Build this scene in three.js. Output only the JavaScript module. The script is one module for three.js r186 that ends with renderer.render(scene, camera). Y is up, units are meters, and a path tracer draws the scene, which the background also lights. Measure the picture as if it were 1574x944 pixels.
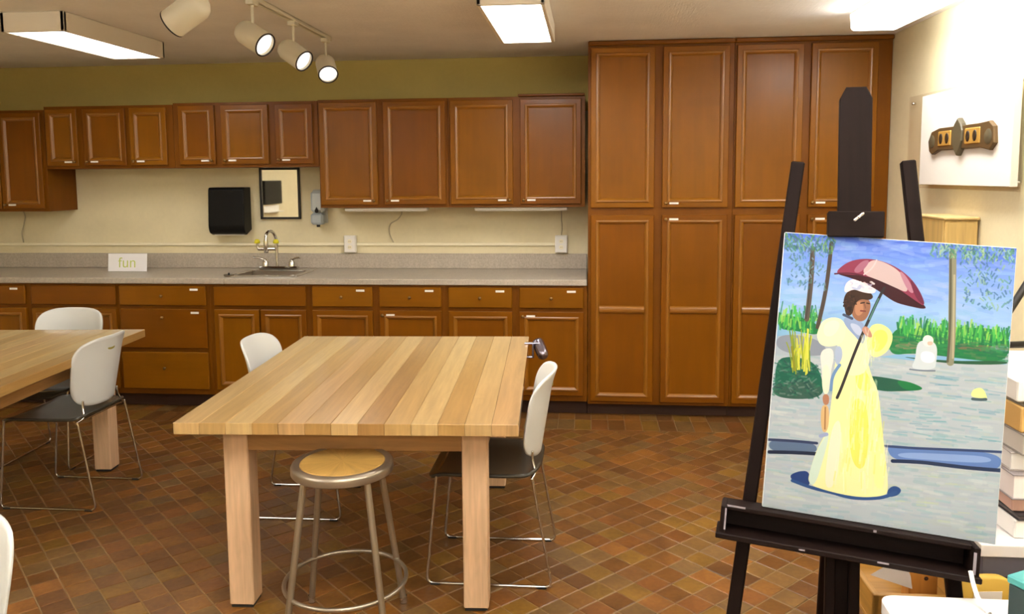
import * as THREE from 'three';
import { mergeGeometries } from 'three/addons/utils/BufferGeometryUtils.js';
import { RectAreaLightUniformsLib } from 'three/addons/lights/RectAreaLightUniformsLib.js';
import { FontLoader } from 'three/addons/loaders/FontLoader.js';
import { TextGeometry } from 'three/addons/geometries/TextGeometry.js';

// ---------- camera, exposure, renderer ----------
RectAreaLightUniformsLib.init();
const scene = new THREE.Scene();
scene.background = new THREE.Color(0x000000);
const camera = new THREE.PerspectiveCamera(2 * Math.atan(472 / 1240) * 180 / Math.PI, 1574 / 944, 0.05, 60);
camera.position.set(0, 1.6, 0);
camera.rotation.set(-5.6 * Math.PI / 180, 5.4 * Math.PI / 180, -0.45 * Math.PI / 180, 'YXZ');
camera.setViewOffset(1574, 944, 0, 80, 1574, 944);
camera.updateMatrixWorld(true);
camera.updateProjectionMatrix();
const renderer = new THREE.WebGLRenderer({ antialias: true });
renderer.toneMapping = THREE.LinearToneMapping;
renderer.toneMappingExposure = 1.58;
renderer.shadowMap.enabled = true;
const LAMP = new THREE.Color(1.0, 0.985, 0.955);      // fluorescent tubes
const LAMP_LEVEL = 17;                               // brightness of the fluorescent panels
const UP_LEVEL = 29;                                 // upward light of the hanging fixtures behind the camera
const SPOT_LEVEL = 3;

// ---------- helpers ----------
let seed = 20240611;
const rnd = () => { seed = (seed * 1664525 + 1013904223) >>> 0; return seed / 4294967296; };
const rr = (a, b) => a + (b - a) * rnd();
const taken = new Map();
function numbered(name) {
  const n = taken.get(name) ?? 0; taken.set(name, n + 1);
  return n ? `${name}_${String(n).padStart(3, '0')}` : name;
}
function shade(o) { o.traverse((m) => { if (m.isMesh) { m.castShadow = true; m.receiveShadow = true; } }); return o; }
function tag(o, label, category, group) { o.userData.label = label; o.userData.category = category; if (group) o.userData.group = group; return o; }
function thing(name, label, category, pos = [0, 0, 0], turn = 0, group) {
  const g = new THREE.Group(); g.name = numbered(name); g.position.set(...pos); g.rotation.y = turn;
  scene.add(g); return tag(g, label, category, group);
}
function part(name, geo, mat, parent, pos, rot) {
  const m = new THREE.Mesh(geo, mat); m.name = name;
  if (pos) m.position.set(...pos);
  if (rot) m.rotation.set(...rot);
  parent.add(m); return m;
}
function solo(name, geo, mat, label, category, pos, rot, group) {
  const m = new THREE.Mesh(geo, mat); m.name = numbered(name);
  if (pos) m.position.set(...pos);
  if (rot) m.rotation.set(...rot);
  scene.add(m); return tag(m, label, category, group);
}
function struct(name, geo, mat, pos) {
  const m = new THREE.Mesh(geo, mat); m.name = name; if (pos) m.position.set(...pos);
  m.userData.kind = 'structure'; scene.add(m); return m;
}
// planar uv in metres, v running along the grain axis
function uvGrain(geo, grain = 1, du = 0, dv = 0) {
  const g = geo.index ? geo.toNonIndexed() : geo; const p = g.attributes.position; const uv = new Float32Array(p.count * 2);
  const a = new THREE.Vector3(), b = new THREE.Vector3(), c = new THREE.Vector3(), n = new THREE.Vector3();
  for (let i = 0; i < p.count; i += 3) {
    a.fromBufferAttribute(p, i); b.fromBufferAttribute(p, i + 1); c.fromBufferAttribute(p, i + 2);
    n.crossVectors(b.clone().sub(a), c.clone().sub(a));
    const w = [Math.abs(n.x), Math.abs(n.y), Math.abs(n.z)]; let k = w[1] > w[0] ? 1 : 0; if (w[2] > w[k]) k = 2;
    const ax = [0, 1, 2].filter((t) => t !== k); let U = ax[0], V = ax[1];
    if (ax.includes(grain)) { V = grain; U = ax.find((t) => t !== grain); }
    for (let j = 0; j < 3; j++) {
      const q = [p.getX(i + j), p.getY(i + j), p.getZ(i + j)];
      uv[(i + j) * 2] = q[U] + du; uv[(i + j) * 2 + 1] = q[V] + dv;
    }
  }
  g.setAttribute('uv', new THREE.BufferAttribute(uv, 2));
  return g;
}
// box with chamfered edges, flat shaded, uv in metres
function cbox(w, h, d, c = 0.003, grain = 1) {
  c = Math.min(c, w * 0.45, h * 0.45, d * 0.45);
  const H = [w / 2, h / 2, d / 2], out = [];
  const pt = (s, k) => [0, 1, 2].map((i) => s[i] * (i === k ? H[i] : H[i] - c));
  const tri = (A, B, C) => {
    const u = B.map((v, i) => v - A[i]), v = C.map((q, i) => q - A[i]);
    const n = [u[1] * v[2] - u[2] * v[1], u[2] * v[0] - u[0] * v[2], u[0] * v[1] - u[1] * v[0]];
    if (n[0] * (A[0] + B[0] + C[0]) + n[1] * (A[1] + B[1] + C[1]) + n[2] * (A[2] + B[2] + C[2]) < 0) out.push(...A, ...C, ...B); else out.push(...A, ...B, ...C);
  };
  const quad = (A, B, C, D) => { tri(A, B, C); tri(A, C, D); };
  for (let k = 0; k < 3; k++) for (const s of [-1, 1]) {
    const [i, j] = [0, 1, 2].filter((t) => t !== k);
    const q = (a, b) => { const t = [0, 0, 0]; t[k] = s; t[i] = a; t[j] = b; return pt(t, k); };
    quad(q(-1, -1), q(1, -1), q(1, 1), q(-1, 1));
  }
  if (c > 0) {
    for (let k = 0; k < 3; k++) {
      const [i, j] = [0, 1, 2].filter((t) => t !== k);
      for (const si of [-1, 1]) for (const sj of [-1, 1]) {
        const f = (sk, face) => { const t = [0, 0, 0]; t[k] = sk; t[i] = si; t[j] = sj; return pt(t, face); };
        quad(f(-1, i), f(1, i), f(1, j), f(-1, j));
      }
    }
    for (const x of [-1, 1]) for (const y of [-1, 1]) for (const z of [-1, 1]) tri(pt([x, y, z], 0), pt([x, y, z], 1), pt([x, y, z], 2));
  }
  const g = new THREE.BufferGeometry(); g.setAttribute('position', new THREE.Float32BufferAttribute(out, 3));
  g.computeVertexNormals();
  return uvGrain(g, grain, rnd() * 3, rnd() * 3);
}
const at = (g, x, y, z) => g.translate(x, y, z);
// box from ranges
function rbox(x0, x1, y0, y1, z0, z1, c, grain) { return at(cbox(x1 - x0, y1 - y0, z1 - z0, c, grain), (x0 + x1) / 2, (y0 + y1) / 2, (z0 + z1) / 2); }
function merge(list) {
  return mergeGeometries(list.map((g) => {
    const q = g.index ? g.toNonIndexed() : g;
    for (const k of Object.keys(q.attributes)) if (!['position', 'normal', 'uv'].includes(k)) q.deleteAttribute(k);
    return q;
  }));
}
class Poly extends THREE.Curve {
  constructor(pts) { super(); this.pts = pts; this.len = [0]; for (let i = 1; i < pts.length; i++) this.len.push(this.len[i - 1] + pts[i].distanceTo(pts[i - 1])); }
  getPoint(t, o = new THREE.Vector3()) {
    const L = t * this.len[this.len.length - 1]; let i = 1; while (i < this.pts.length - 1 && this.len[i] < L) i++;
    return o.lerpVectors(this.pts[i - 1], this.pts[i], (L - this.len[i - 1]) / Math.max(1e-9, this.len[i] - this.len[i - 1]));
  }
}
// bent rod through the given points with rounded bends
function rod(pts, r, bend = 0.03, sides = 10) {
  const P = pts.map((p) => new THREE.Vector3(...p)), out = [P[0]];
  for (let i = 1; i < P.length - 1; i++) {
    const a = P[i - 1].clone().sub(P[i]), b = P[i + 1].clone().sub(P[i]);
    const k = Math.min(bend, a.length() * 0.45, b.length() * 0.45); a.setLength(k).add(P[i]); b.setLength(k).add(P[i]);
    for (let s = 0; s <= 6; s++) { const t = s / 6; out.push(new THREE.Vector3().addScaledVector(a, (1 - t) ** 2).addScaledVector(P[i], 2 * t * (1 - t)).addScaledVector(b, t * t)); }
  }
  out.push(P[P.length - 1]);
  const c = new Poly(out); const total = c.len[c.len.length - 1];
  const g = new THREE.TubeGeometry(c, Math.max(2, Math.min(160, Math.ceil(total / 0.012))), r, sides, false);
  const caps = [P[0], P[P.length - 1]].map((p) => at(new THREE.SphereGeometry(r, sides, 6), p.x, p.y, p.z));
  return merge([g, ...caps]);
}
function curveTube(pts, r, seg = 40, sides = 8) { return new THREE.TubeGeometry(new THREE.CatmullRomCurve3(pts.map((p) => new THREE.Vector3(...p))), seg, r, sides, false); }
function lathe(pts, seg = 32) { return new THREE.LatheGeometry(pts.map(([x, y]) => new THREE.Vector2(x, y)), seg); }
// solid sheet of given thickness over a surface fn(u,v), u and v from -1 to 1
function sheet(fn, nu, nv, th) {
  const P = [], N = []; const e = 1e-3;
  for (let j = 0; j <= nv; j++) for (let i = 0; i <= nu; i++) {
    const u = -1 + 2 * i / nu, v = -1 + 2 * j / nv, p = fn(u, v);
    const uu = Math.min(u, 1 - e), vv = Math.min(v, 1 - e);
    const a = fn(uu + e, vv).sub(fn(uu, vv)), b = fn(uu, vv + e).sub(fn(uu, vv));
    P.push(p); N.push(a.cross(b).normalize());
  }
  const pos = [], idx = [], W = nu + 1, K = P.length;
  for (let i = 0; i < K; i++) pos.push(...P[i].clone().addScaledVector(N[i], th / 2).toArray());
  for (let i = 0; i < K; i++) pos.push(...P[i].clone().addScaledVector(N[i], -th / 2).toArray());
  for (let j = 0; j < nv; j++) for (let i = 0; i < nu; i++) {
    const a = j * W + i, b = a + 1, c = a + W, d = c + 1;
    idx.push(a, b, d, a, d, c, a + K, d + K, b + K, a + K, c + K, d + K);
  }
  const rim = []; for (let i = 0; i < nu; i++) rim.push(i); for (let j = 0; j < nv; j++) rim.push(j * W + nu);
  for (let i = nu; i > 0; i--) rim.push(nv * W + i); for (let j = nv; j > 0; j--) rim.push(j * W);
  for (let i = 0; i < rim.length; i++) { const a = rim[i], b = rim[(i + 1) % rim.length]; idx.push(a, a + K, b + K, a, b + K, b); }
  const g = new THREE.BufferGeometry(); g.setAttribute('position', new THREE.Float32BufferAttribute(pos, 3)); g.setIndex(idx);
  g.computeVertexNormals();
  g.setAttribute('uv', new THREE.BufferAttribute(new Float32Array(K * 4), 2));
  return g;
}
const round = (u, v, k = 0.5) => [u * Math.sqrt(1 - k * v ** 4 / 2), v * Math.sqrt(1 - k * u ** 4 / 2)];

// ---------- textures ----------
function lattice(n, m) { const a = new Float32Array(n * m); for (let i = 0; i < a.length; i++) a[i] = rnd(); return (x, y) => {
  const xi = Math.floor(x), yi = Math.floor(y), fx = x - xi, fy = y - yi; const s = (t) => t * t * (3 - 2 * t), u = s(fx), v = s(fy);
  const g = (i, j) => a[(((j % m) + m) % m) * n + ((i % n) + n) % n];
  return (g(xi, yi) * (1 - u) + g(xi + 1, yi) * u) * (1 - v) + (g(xi, yi + 1) * (1 - u) + g(xi + 1, yi + 1) * u) * v;
}; }
function fbm(nx, ny, oct) { const L = []; for (let o = 0; o < oct; o++) L.push([lattice(nx << o, ny << o), nx << o, ny << o, 0.5 ** (o + 1)]);
  const tot = L.reduce((t, l) => t + l[3], 0); return (u, v) => L.reduce((t, [f, a, b, w]) => t + w * f(u * a, v * b), 0) / tot; }
function tex(N, M, fn, metres, srgb = true) {
  const d = new Uint8Array(N * M * 4);
  for (let j = 0; j < M; j++) for (let i = 0; i < N; i++) { const c = fn(i / N, j / M); for (let k = 0; k < 3; k++) d[(j * N + i) * 4 + k] = Math.max(0, Math.min(255, c[k] * 255)); d[(j * N + i) * 4 + 3] = 255; }
  const t = new THREE.DataTexture(d, N, M); t.wrapS = t.wrapT = THREE.RepeatWrapping; t.magFilter = THREE.LinearFilter; t.minFilter = THREE.LinearMipmapLinearFilter; t.generateMipmaps = true;
  if (srgb) t.colorSpace = THREE.SRGBColorSpace;
  t.repeat.set(1 / metres, 1 / metres); t.needsUpdate = true; return t;
}
const nA = fbm(6, 3, 5), nB = fbm(48, 3, 3), nC = fbm(120, 5, 2), nD = fbm(4, 4, 6), nE = fbm(40, 40, 2), nF = fbm(10, 2, 4);
const cabinetGrain = tex(512, 512, (u, v) => { const t = 0.80 + 0.17 * nA(u, v) + 0.06 * nB(u, v) - 0.05 * Math.max(0, nF(v, u) - 0.55) * 3; return [t, t * 0.985, t * 0.96]; }, 1.1);
const tableGrain = tex(512, 512, (u, v) => { const w = nF(u, v), b = Math.sin((u * 42 + w * 9) * 2 * Math.PI) * 0.5 + 0.5; const t = 0.78 + 0.14 * nB(u, v) + 0.09 * nC(u, v) + 0.05 * b * w - 0.5 * Math.max(0, w - 0.6); return [t, t * 0.97, t * 0.92]; }, 0.9);
const darkGrain = tex(256, 256, (u, v) => { const t = 0.65 + 0.2 * nB(u, v) + 0.2 * nC(u, v); return [t, t, t]; }, 0.5);
const tileMottle = tex(512, 512, (u, v) => { const a = nD(u, v), b = nE(u, v); const t = 0.72 + 0.3 * a + 0.12 * (b - 0.5); return [t, t * (0.95 + 0.06 * b), t * (0.9 + 0.1 * a)]; }, 0.55);
const tileBump = tex(512, 512, (u, v) => { const t = 0.5 * nD(v, u) + 0.5 * nE(u, v); return [t, t, t]; }, 0.6, false);
const plaster = tex(256, 256, (u, v) => { const t = 0.94 + 0.05 * nD(u, v) + 0.02 * nE(u, v); return [t, t, t]; }, 0.8);
const plasterBump = tex(256, 256, (u, v) => { const t = 0.6 * nE(u, v) + 0.4 * nC(u, v); return [t, t, t]; }, 0.35, false);
const speck = tex(256, 256, (u, v) => { const t = 0.9 + 0.14 * (nE(u, v) - 0.5) + 0.05 * nD(u, v); return [t, t, t]; }, 0.3);

// ---------- materials ----------
const std = (color, roughness = 0.6, extra = {}) => new THREE.MeshStandardMaterial({ color, roughness, ...extra });
const phys = (color, roughness, extra = {}) => new THREE.MeshPhysicalMaterial({ color, roughness, ...extra });
const M = {
  wall: std('#e6dab4', 0.85, { map: plaster, bumpMap: plasterBump, bumpScale: 0.0006 }),
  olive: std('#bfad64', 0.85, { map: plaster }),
  ceiling: std('#f0ece6', 0.9, { map: plaster, bumpMap: plasterBump, bumpScale: 0.0012 }),
  grout: std('#957a52', 0.85, { map: speck }),
  cabinet: ['#875002', '#8b5503', '#824b02', '#8f5904'].map((c) => phys(c, 0.3, { map: cabinetGrain, specularIntensity: 0.5 })),
  moulding: phys('#98600c', 0.34, { map: cabinetGrain, clearcoat: 0.4, clearcoatRoughness: 0.3 }),  // lighter brown than the doors: the bead highlight is put into the colour
  carcass: phys('#7c4802', 0.4, { map: cabinetGrain, specularIntensity: 0.4 }),
  toe: std('#3a2013', 0.7),
  counter: phys('#bfb3a2', 0.38, { map: speck }),
  white: std('#e9e5dc', 0.5), label: std('#f3ece4', 0.6), housing: std('#e6ddcc', 0.55),
  knob: std('#8a6a3c', 0.35, { metalness: 0.7 }),
  chrome: std('#cfccc6', 0.16, { metalness: 1 }), steel: std('#a69c8c', 0.36, { metalness: 0.85 }),
  blackPlastic: phys('#0a0908', 0.45, { specularIntensity: 0.4 }), blackFrame: std('#120e0b', 0.4), mirror: std('#e8e8e2', 0.02, { metalness: 1 }),
  chairBack: phys('#cfd0cb', 0.38), chairSeat: phys('#433f36', 0.3), rubber: std('#1a1714', 0.8),
  easel: phys('#1c0f0b', 0.6, { map: darkGrain, specularIntensity: 0.25 }), easelWorn: std('#8c8288', 0.7),
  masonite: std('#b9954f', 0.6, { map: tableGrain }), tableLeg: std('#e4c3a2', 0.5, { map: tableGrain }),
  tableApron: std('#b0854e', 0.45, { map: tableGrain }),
  raceway: std('#efe6c8', 0.5), clear: phys('#ffffff', 0.05, { transmission: 1, thickness: 0, ior: 1.45 }),
  lensGlow: new THREE.MeshStandardMaterial({ color: '#ffffff', roughness: 0.5, emissive: LAMP, emissiveIntensity: 2.4 }),
  spotGlow: new THREE.MeshStandardMaterial({ color: '#ffffff', roughness: 0.4, emissive: new THREE.Color(1, 0.95, 0.93), emissiveIntensity: 0.62 }),
  lampWhite: std('#d6cfb8', 0.42), lampRing: std('#2c2622', 0.4, { metalness: 0.5 }),
};
const TILE = ['#825826', '#895d27', '#7a5122', '#7f5c28', '#754d22', '#876326', '#8e5c22', '#7b5c30', '#835428', '#704a22'].map((c, i) =>
  phys(c, 0.36 + 0.05 * (i % 4), { map: tileMottle, bumpMap: tileBump, bumpScale: 0.0012 }));
const PLANK = ['#c3a36c', '#ba975e', '#c9ab78', '#b38f58', '#c5a272', '#a98450', '#cfb480'].map((c) =>
  phys(c, 0.32, { map: tableGrain, clearcoat: 1, clearcoatRoughness: 0.1 }));

// ---------- room shell ----------
const XL = -4.6, XR = 1.876, ZB = -5.886, ZF = 3.2, CEIL = 2.45;
const box = (x0, x1, y0, y1, z0, z1) => rbox(x0, x1, y0, y1, z0, z1, 0);
struct('ceiling', box(XL - 0.1, XR + 0.1, CEIL, CEIL + 0.1, ZB - 0.1, ZF + 0.1), M.ceiling);
struct('wall_back', box(XL - 0.1, XR + 0.1, -0.1, CEIL, ZB - 0.1, ZB), M.wall);
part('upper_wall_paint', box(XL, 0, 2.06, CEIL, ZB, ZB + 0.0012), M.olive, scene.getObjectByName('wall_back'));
struct('wall_right', box(XR, XR + 0.1, -0.1, CEIL, ZB, ZF), M.wall);
struct('wall_left', box(XL - 0.1, XL, -0.1, CEIL, ZB, ZF), M.wall);
struct('wall_front', box(XL - 0.1, XR + 0.1, -0.1, CEIL, ZF, ZF + 0.1), M.wall);
const floor = struct('floor', box(XL, XR, -0.1, -0.003, ZB, ZF), M.grout);

// quarry tile floor: square field turned 45 degrees, upright courses along the cabinets
{
  const A = 0.102, J = 0.0045, BORDER0 = -5.2, BORDER1 = -4.99;
  const clip = (poly, f) => { const o = []; for (let i = 0; i < poly.length; i++) { const a = poly[i], b = poly[(i + 1) % poly.length], fa = f(a), fb = f(b);
    if (fa >= 0) o.push(a); if (fa * fb < 0) { const t = fa / (fa - fb); o.push([a[0] + (b[0] - a[0]) * t, a[1] + (b[1] - a[1]) * t]); } } return o; };
  const paver = (poly, dy) => {                         // flat top with a small bevel, in place
    let cx = 0, cz = 0; for (const p of poly) { cx += p[0] / poly.length; cz += p[1] / poly.length; }
    const inset = (p, k) => { const dx = cx - p[0], dz = cz - p[1], l = Math.hypot(dx, dz); return [p[0] + dx / l * k, p[1] + dz / l * k]; };
    const pos = [], top = poly.map((p) => inset(p, 0.0035)); const y0 = dy, y1 = dy - 0.0016, y2 = -0.02;
    const push = (...t) => { for (const [x, y, z] of t) pos.push(x, y, z); };
    for (let i = 1; i < top.length - 1; i++) push([top[0][0], y0, top[0][1]], [top[i + 1][0], y0, top[i + 1][1]], [top[i][0], y0, top[i][1]]);
    for (let i = 0; i < poly.length; i++) { const j = (i + 1) % poly.length, a = poly[i], b = poly[j], c = top[i], d = top[j];
      push([c[0], y0, c[1]], [d[0], y0, d[1]], [b[0], y1, b[1]], [c[0], y0, c[1]], [b[0], y1, b[1]], [a[0], y1, a[1]]);
      push([a[0], y1, a[1]], [b[0], y1, b[1]], [b[0], y2, b[1]], [a[0], y1, a[1]], [b[0], y2, b[1]], [a[0], y2, a[1]]); }
    const g = new THREE.BufferGeometry(); g.setAttribute('position', new THREE.Float32BufferAttribute(pos, 3)); g.computeVertexNormals();
    return uvGrain(g, 2, rnd() * 2, rnd() * 2);
  };
  const list = []; const c45 = Math.SQRT1_2;
  const toWorld = (u, v) => [c45 * (u - v) - 1.186, c45 * (u + v) - 1.844];
  for (let i = -70; i <= 70; i++) for (let j = -70; j <= 70; j++) {
    const u0 = i * A + J / 2, u1 = (i + 1) * A - J / 2, v0 = j * A + J / 2, v1 = (j + 1) * A - J / 2;
    let poly = [toWorld(u0, v0), toWorld(u1, v0), toWorld(u1, v1), toWorld(u0, v1)];
    poly = clip(poly, (p) => p[0] - (XL + 0.002)); poly = poly.length > 2 ? clip(poly, (p) => XR - 0.002 - p[0]) : poly;
    poly = poly.length > 2 ? clip(poly, (p) => p[1] - (BORDER1 + J)) : poly; poly = poly.length > 2 ? clip(poly, (p) => ZF - 0.002 - p[1]) : poly;
    if (poly.length < 3) continue;
    let area = 0; for (let k = 0; k < poly.length; k++) { const a = poly[k], b = poly[(k + 1) % poly.length]; area += a[0] * b[1] - a[1] * b[0]; }
    if (Math.abs(area) < 0.0006) continue; list.push(poly);
  }
  for (let x = XL + 0.002; x < XR - 0.02; x += 0.1075) {
    const x1 = Math.min(x + 0.104, XR - 0.002); list.push([[x, BORDER0], [x1, BORDER0], [x1, BORDER1], [x, BORDER1]]);
    list.push([[x, BORDER0 - 0.2135], [x1, BORDER0 - 0.2135], [x1, BORDER0 - 0.0035], [x, BORDER0 - 0.0035]]);
  }
  const v = new THREE.Vector3();
  const rank = list.map((poly) => { let cx = 0, cz = 0; for (const p of poly) { cx += p[0] / poly.length; cz += p[1] / poly.length; }
    v.set(cx, 0, cz).project(camera); const seen = cz < -1.5 && Math.abs(v.x) < 1.02 && Math.abs(v.y) < 1.02; return { poly, key: seen ? -cz : 1e3 }; }).sort((a, b) => a.key - b.key);
  const rest = TILE.map(() => []);
  rank.forEach(({ poly }, i) => { const k = Math.floor(rnd() * TILE.length), g = paver(poly, rr(-0.0008, 0.0006));
    if (i < 300) part('floor_tile', g, TILE[k], floor); else rest[k].push(g); });
  const all = [], mats = []; rest.forEach((l, k) => { if (l.length) { all.push(merge(l)); mats.push(TILE[k]); } });
  const far = part('floor_tile_field', mergeGeometries(all, true), mats, floor); far.userData.kind = 'stuff';
}

// ---------- ceiling lights ----------
function panelLight(label, x, z0, z1, w = 0.305, level = 1) {
  const L = z1 - z0, g = thing('ceiling_light', label, 'ceiling light', [x, CEIL, (z0 + z1) / 2], 0, 'ceiling lights'); const t = 0.022, hgt = 0.1;
  part('housing', merge([rbox(-w / 2, -w / 2 + t, -hgt, 0, -L / 2, L / 2, 0.004), rbox(w / 2 - t, w / 2, -hgt, 0, -L / 2, L / 2, 0.004),
    rbox(-w / 2, w / 2, -hgt, 0, -L / 2, -L / 2 + t, 0.004), rbox(-w / 2, w / 2, -hgt, 0, L / 2 - t, L / 2, 0.004)]), M.housing, g);
  part('diffuser', rbox(-w / 2 + t, w / 2 - t, -hgt + 0.008, -hgt + 0.016, -L / 2 + t, L / 2 - t, 0.001), M.lensGlow, g);
  const l = new THREE.RectAreaLight(LAMP, LAMP_LEVEL * level, w - 2 * t, L - 2 * t); l.position.set(0, -hgt + 0.005, 0); l.rotation.x = -Math.PI / 2; g.add(l);
  return g;
}
panelLight('boxy white ceiling light at the upper left above the left wooden table', -2.815, -4.93, -3.95, 0.345, 0.42);
panelLight('boxy white ceiling light above the middle of the room, before the tall cabinets', -0.341, -4.67, -3.62);
function wrapLight(label, x, z0, z1) {
  const L = z1 - z0, g = thing('ceiling_light', label, 'ceiling light', [x, CEIL, (z0 + z1) / 2], 0, 'ceiling lights'); const w = 0.25;
  part('housing', rbox(-w / 2 + 0.01, w / 2 - 0.01, -0.03, 0, -L / 2, L / 2, 0.003), M.housing, g);
  const s = new THREE.Shape(); s.moveTo(-w / 2, -0.015); s.lineTo(-w / 2 + 0.006, -0.085); s.quadraticCurveTo(-w / 2 + 0.01, -0.1, -w / 2 + 0.03, -0.1); s.lineTo(w / 2 - 0.03, -0.1); s.quadraticCurveTo(w / 2 - 0.01, -0.1, w / 2 - 0.006, -0.085); s.lineTo(w / 2, -0.015); s.closePath();
  part('wrap_diffuser', new THREE.ExtrudeGeometry(s, { depth: L, bevelEnabled: false }).translate(0, 0, -L / 2), M.lensGlow, g);
  const l = new THREE.RectAreaLight(LAMP, LAMP_LEVEL * 0.8, w - 0.04, L); l.position.set(0, -0.104, 0); l.rotation.x = -Math.PI / 2; g.add(l);
  for (const sx of [-1, 1]) { const q = new THREE.RectAreaLight(LAMP, LAMP_LEVEL * 0.6, L, 0.07); q.position.set(sx * (w / 2 + 0.004), -0.055, 0); q.rotation.y = sx * Math.PI / 2; g.add(q); }
}
wrapLight('glowing wrap-around ceiling light at the upper right beside the right wall', 1.505, -4.52, -3.3);
// suspended fixtures of the half of the room behind the camera: they shine down and up to the ceiling
function pendantLight(label, x, z0, z1) {
  const L = z1 - z0, g = thing('pendant_light', label, 'ceiling light', [x, CEIL, (z0 + z1) / 2], 0, 'hanging lights'); const w = 0.3, y = -0.3;
  part('housing', merge([rbox(-w / 2, -w / 2 + 0.012, y - 0.03, y + 0.03, -L / 2, L / 2, 0.003), rbox(w / 2 - 0.012, w / 2, y - 0.03, y + 0.03, -L / 2, L / 2, 0.003), rbox(-w / 2, w / 2, y - 0.03, y + 0.03, -L / 2, -L / 2 + 0.012, 0.003), rbox(-w / 2, w / 2, y - 0.03, y + 0.03, L / 2 - 0.012, L / 2, 0.003)]), M.housing, g);
  part('lower_diffuser', rbox(-w / 2 + 0.012, w / 2 - 0.012, y - 0.024, y - 0.018, -L / 2 + 0.012, L / 2 - 0.012, 0.001), M.lensGlow, g);
  part('upper_diffuser', rbox(-w / 2 + 0.012, w / 2 - 0.012, y + 0.018, y + 0.024, -L / 2 + 0.012, L / 2 - 0.012, 0.001), M.lensGlow, g);
  for (const z of [-1, 1]) part('hanger', rod([[0, 0, z * (L / 2 - 0.08)], [0, y + 0.024, z * (L / 2 - 0.08)]], 0.004, 0), M.chrome, g);
  for (const s of [-1, 1]) { const l = new THREE.RectAreaLight(LAMP, s < 0 ? LAMP_LEVEL * 0.35 : UP_LEVEL, w - 0.03, L - 0.03); l.position.set(0, y + s * 0.028, 0); l.rotation.x = s * Math.PI / 2; g.add(l); }
}
pendantLight('hanging light out of view above the left end of the near floor', -2.815, -1.9, -0.7);
pendantLight('hanging light out of view above the near middle of the room', -0.341, -1.9, -0.7);
pendantLight('hanging light out of view above the near white tables', 1.2, -1.9, -0.7);
pendantLight('hanging light out of view at the rear of the room on the left', -2.815, 0.9, 2.1);
pendantLight('hanging light out of view at the rear of the room in the middle', -0.341, 0.9, 2.1);
pendantLight('hanging light out of view at the rear of the room on the right', 1.2, 0.9, 2.1);

// ---------- track lights ----------
{
  const tx = -1.57;
  const tr = thing('light_track', 'long white ceiling track that carries the spotlight heads', 'light track', [tx, CEIL, -3.7]);
  part('rail', merge([rbox(-0.018, -0.007, -0.022, 0, -1.17, 1.2, 0.002, 2), rbox(0.007, 0.018, -0.022, 0, -1.17, 1.2, 0.002, 2), rbox(-0.018, 0.018, -0.006, 0, -1.17, 1.2, 0.001, 2)]), M.lampWhite, tr);
  part('slot', rbox(-0.007, 0.007, -0.012, -0.006, -1.16, 1.19, 0.001, 2), M.lampRing, tr);
  part('end_cap', rbox(-0.02, 0.02, -0.025, 0, -1.185, -1.17, 0.003), M.lampWhite, tr);
  const head = (label, z, dir, cy = -0.19) => {
    const g = thing('track_spotlight', label, 'spotlight', [tx, CEIL, z], 0, 'track spotlights');
    part('adapter', rbox(-0.02, 0.02, -0.045, -0.02, -0.035, 0.035, 0.004), M.lampWhite, g);
    part('stem', rod([[0, -0.045, 0], [0, cy + 0.045, 0]], 0.0075, 0, 12), M.lampWhite, g);
    const q = new THREE.Quaternion().setFromUnitVectors(new THREE.Vector3(0, 1, 0), new THREE.Vector3(...dir).normalize());
    const put = (n, geo, m) => { geo.applyQuaternion(q).translate(0, cy, 0); return part(n, geo, m, g); };
    put('can', lathe([[0.001, -0.09], [0.03, -0.088], [0.048, -0.074], [0.058, -0.05], [0.058, 0.082], [0.055, 0.082], [0.055, 0.06], [0.05, 0.05]], 40), M.lampWhite);
    put('rim', new THREE.TorusGeometry(0.0555, 0.004, 10, 40).rotateX(Math.PI / 2).translate(0, 0.082, 0), M.lampRing);
    put('lamp_face', lathe([[0.054, 0.064], [0.046, 0.066], [0.03, 0.07], [0.0005, 0.072]], 40), M.spotGlow);
    const d = new THREE.Vector3(...dir).normalize(); const l = new THREE.SpotLight(new THREE.Color(1, 0.93, 0.82), SPOT_LEVEL, 0, 0.55, 0.6, 2);
    l.position.set(d.x * 0.09, cy + d.y * 0.09, d.z * 0.09); l.target.position.set(d.x * 2, cy + d.y * 2, d.z * 2); l.shadow.radius = 2.2; l.castShadow = true; g.add(l, l.target);
  };
  head('large spotlight head at the top edge, turned away to the left', -3.12, [-0.86, -0.5, -0.1], -0.2);
  head('spotlight head nearest the camera among those facing right', -3.75, [0.81, -0.51, 0.28]);
  head('middle spotlight head of the track, facing down to the right', -4.28, [0.79, -0.53, 0.3]);
  head('smallest spotlight head at the far end of the track, facing the camera', -4.82, [0.36, -0.62, 0.7]);
}

// ---------- cabinets ----------
const ZC = -5.276, ZU = -5.556;      // face of the base and tall cabinets, face of the wall cabinets
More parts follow.
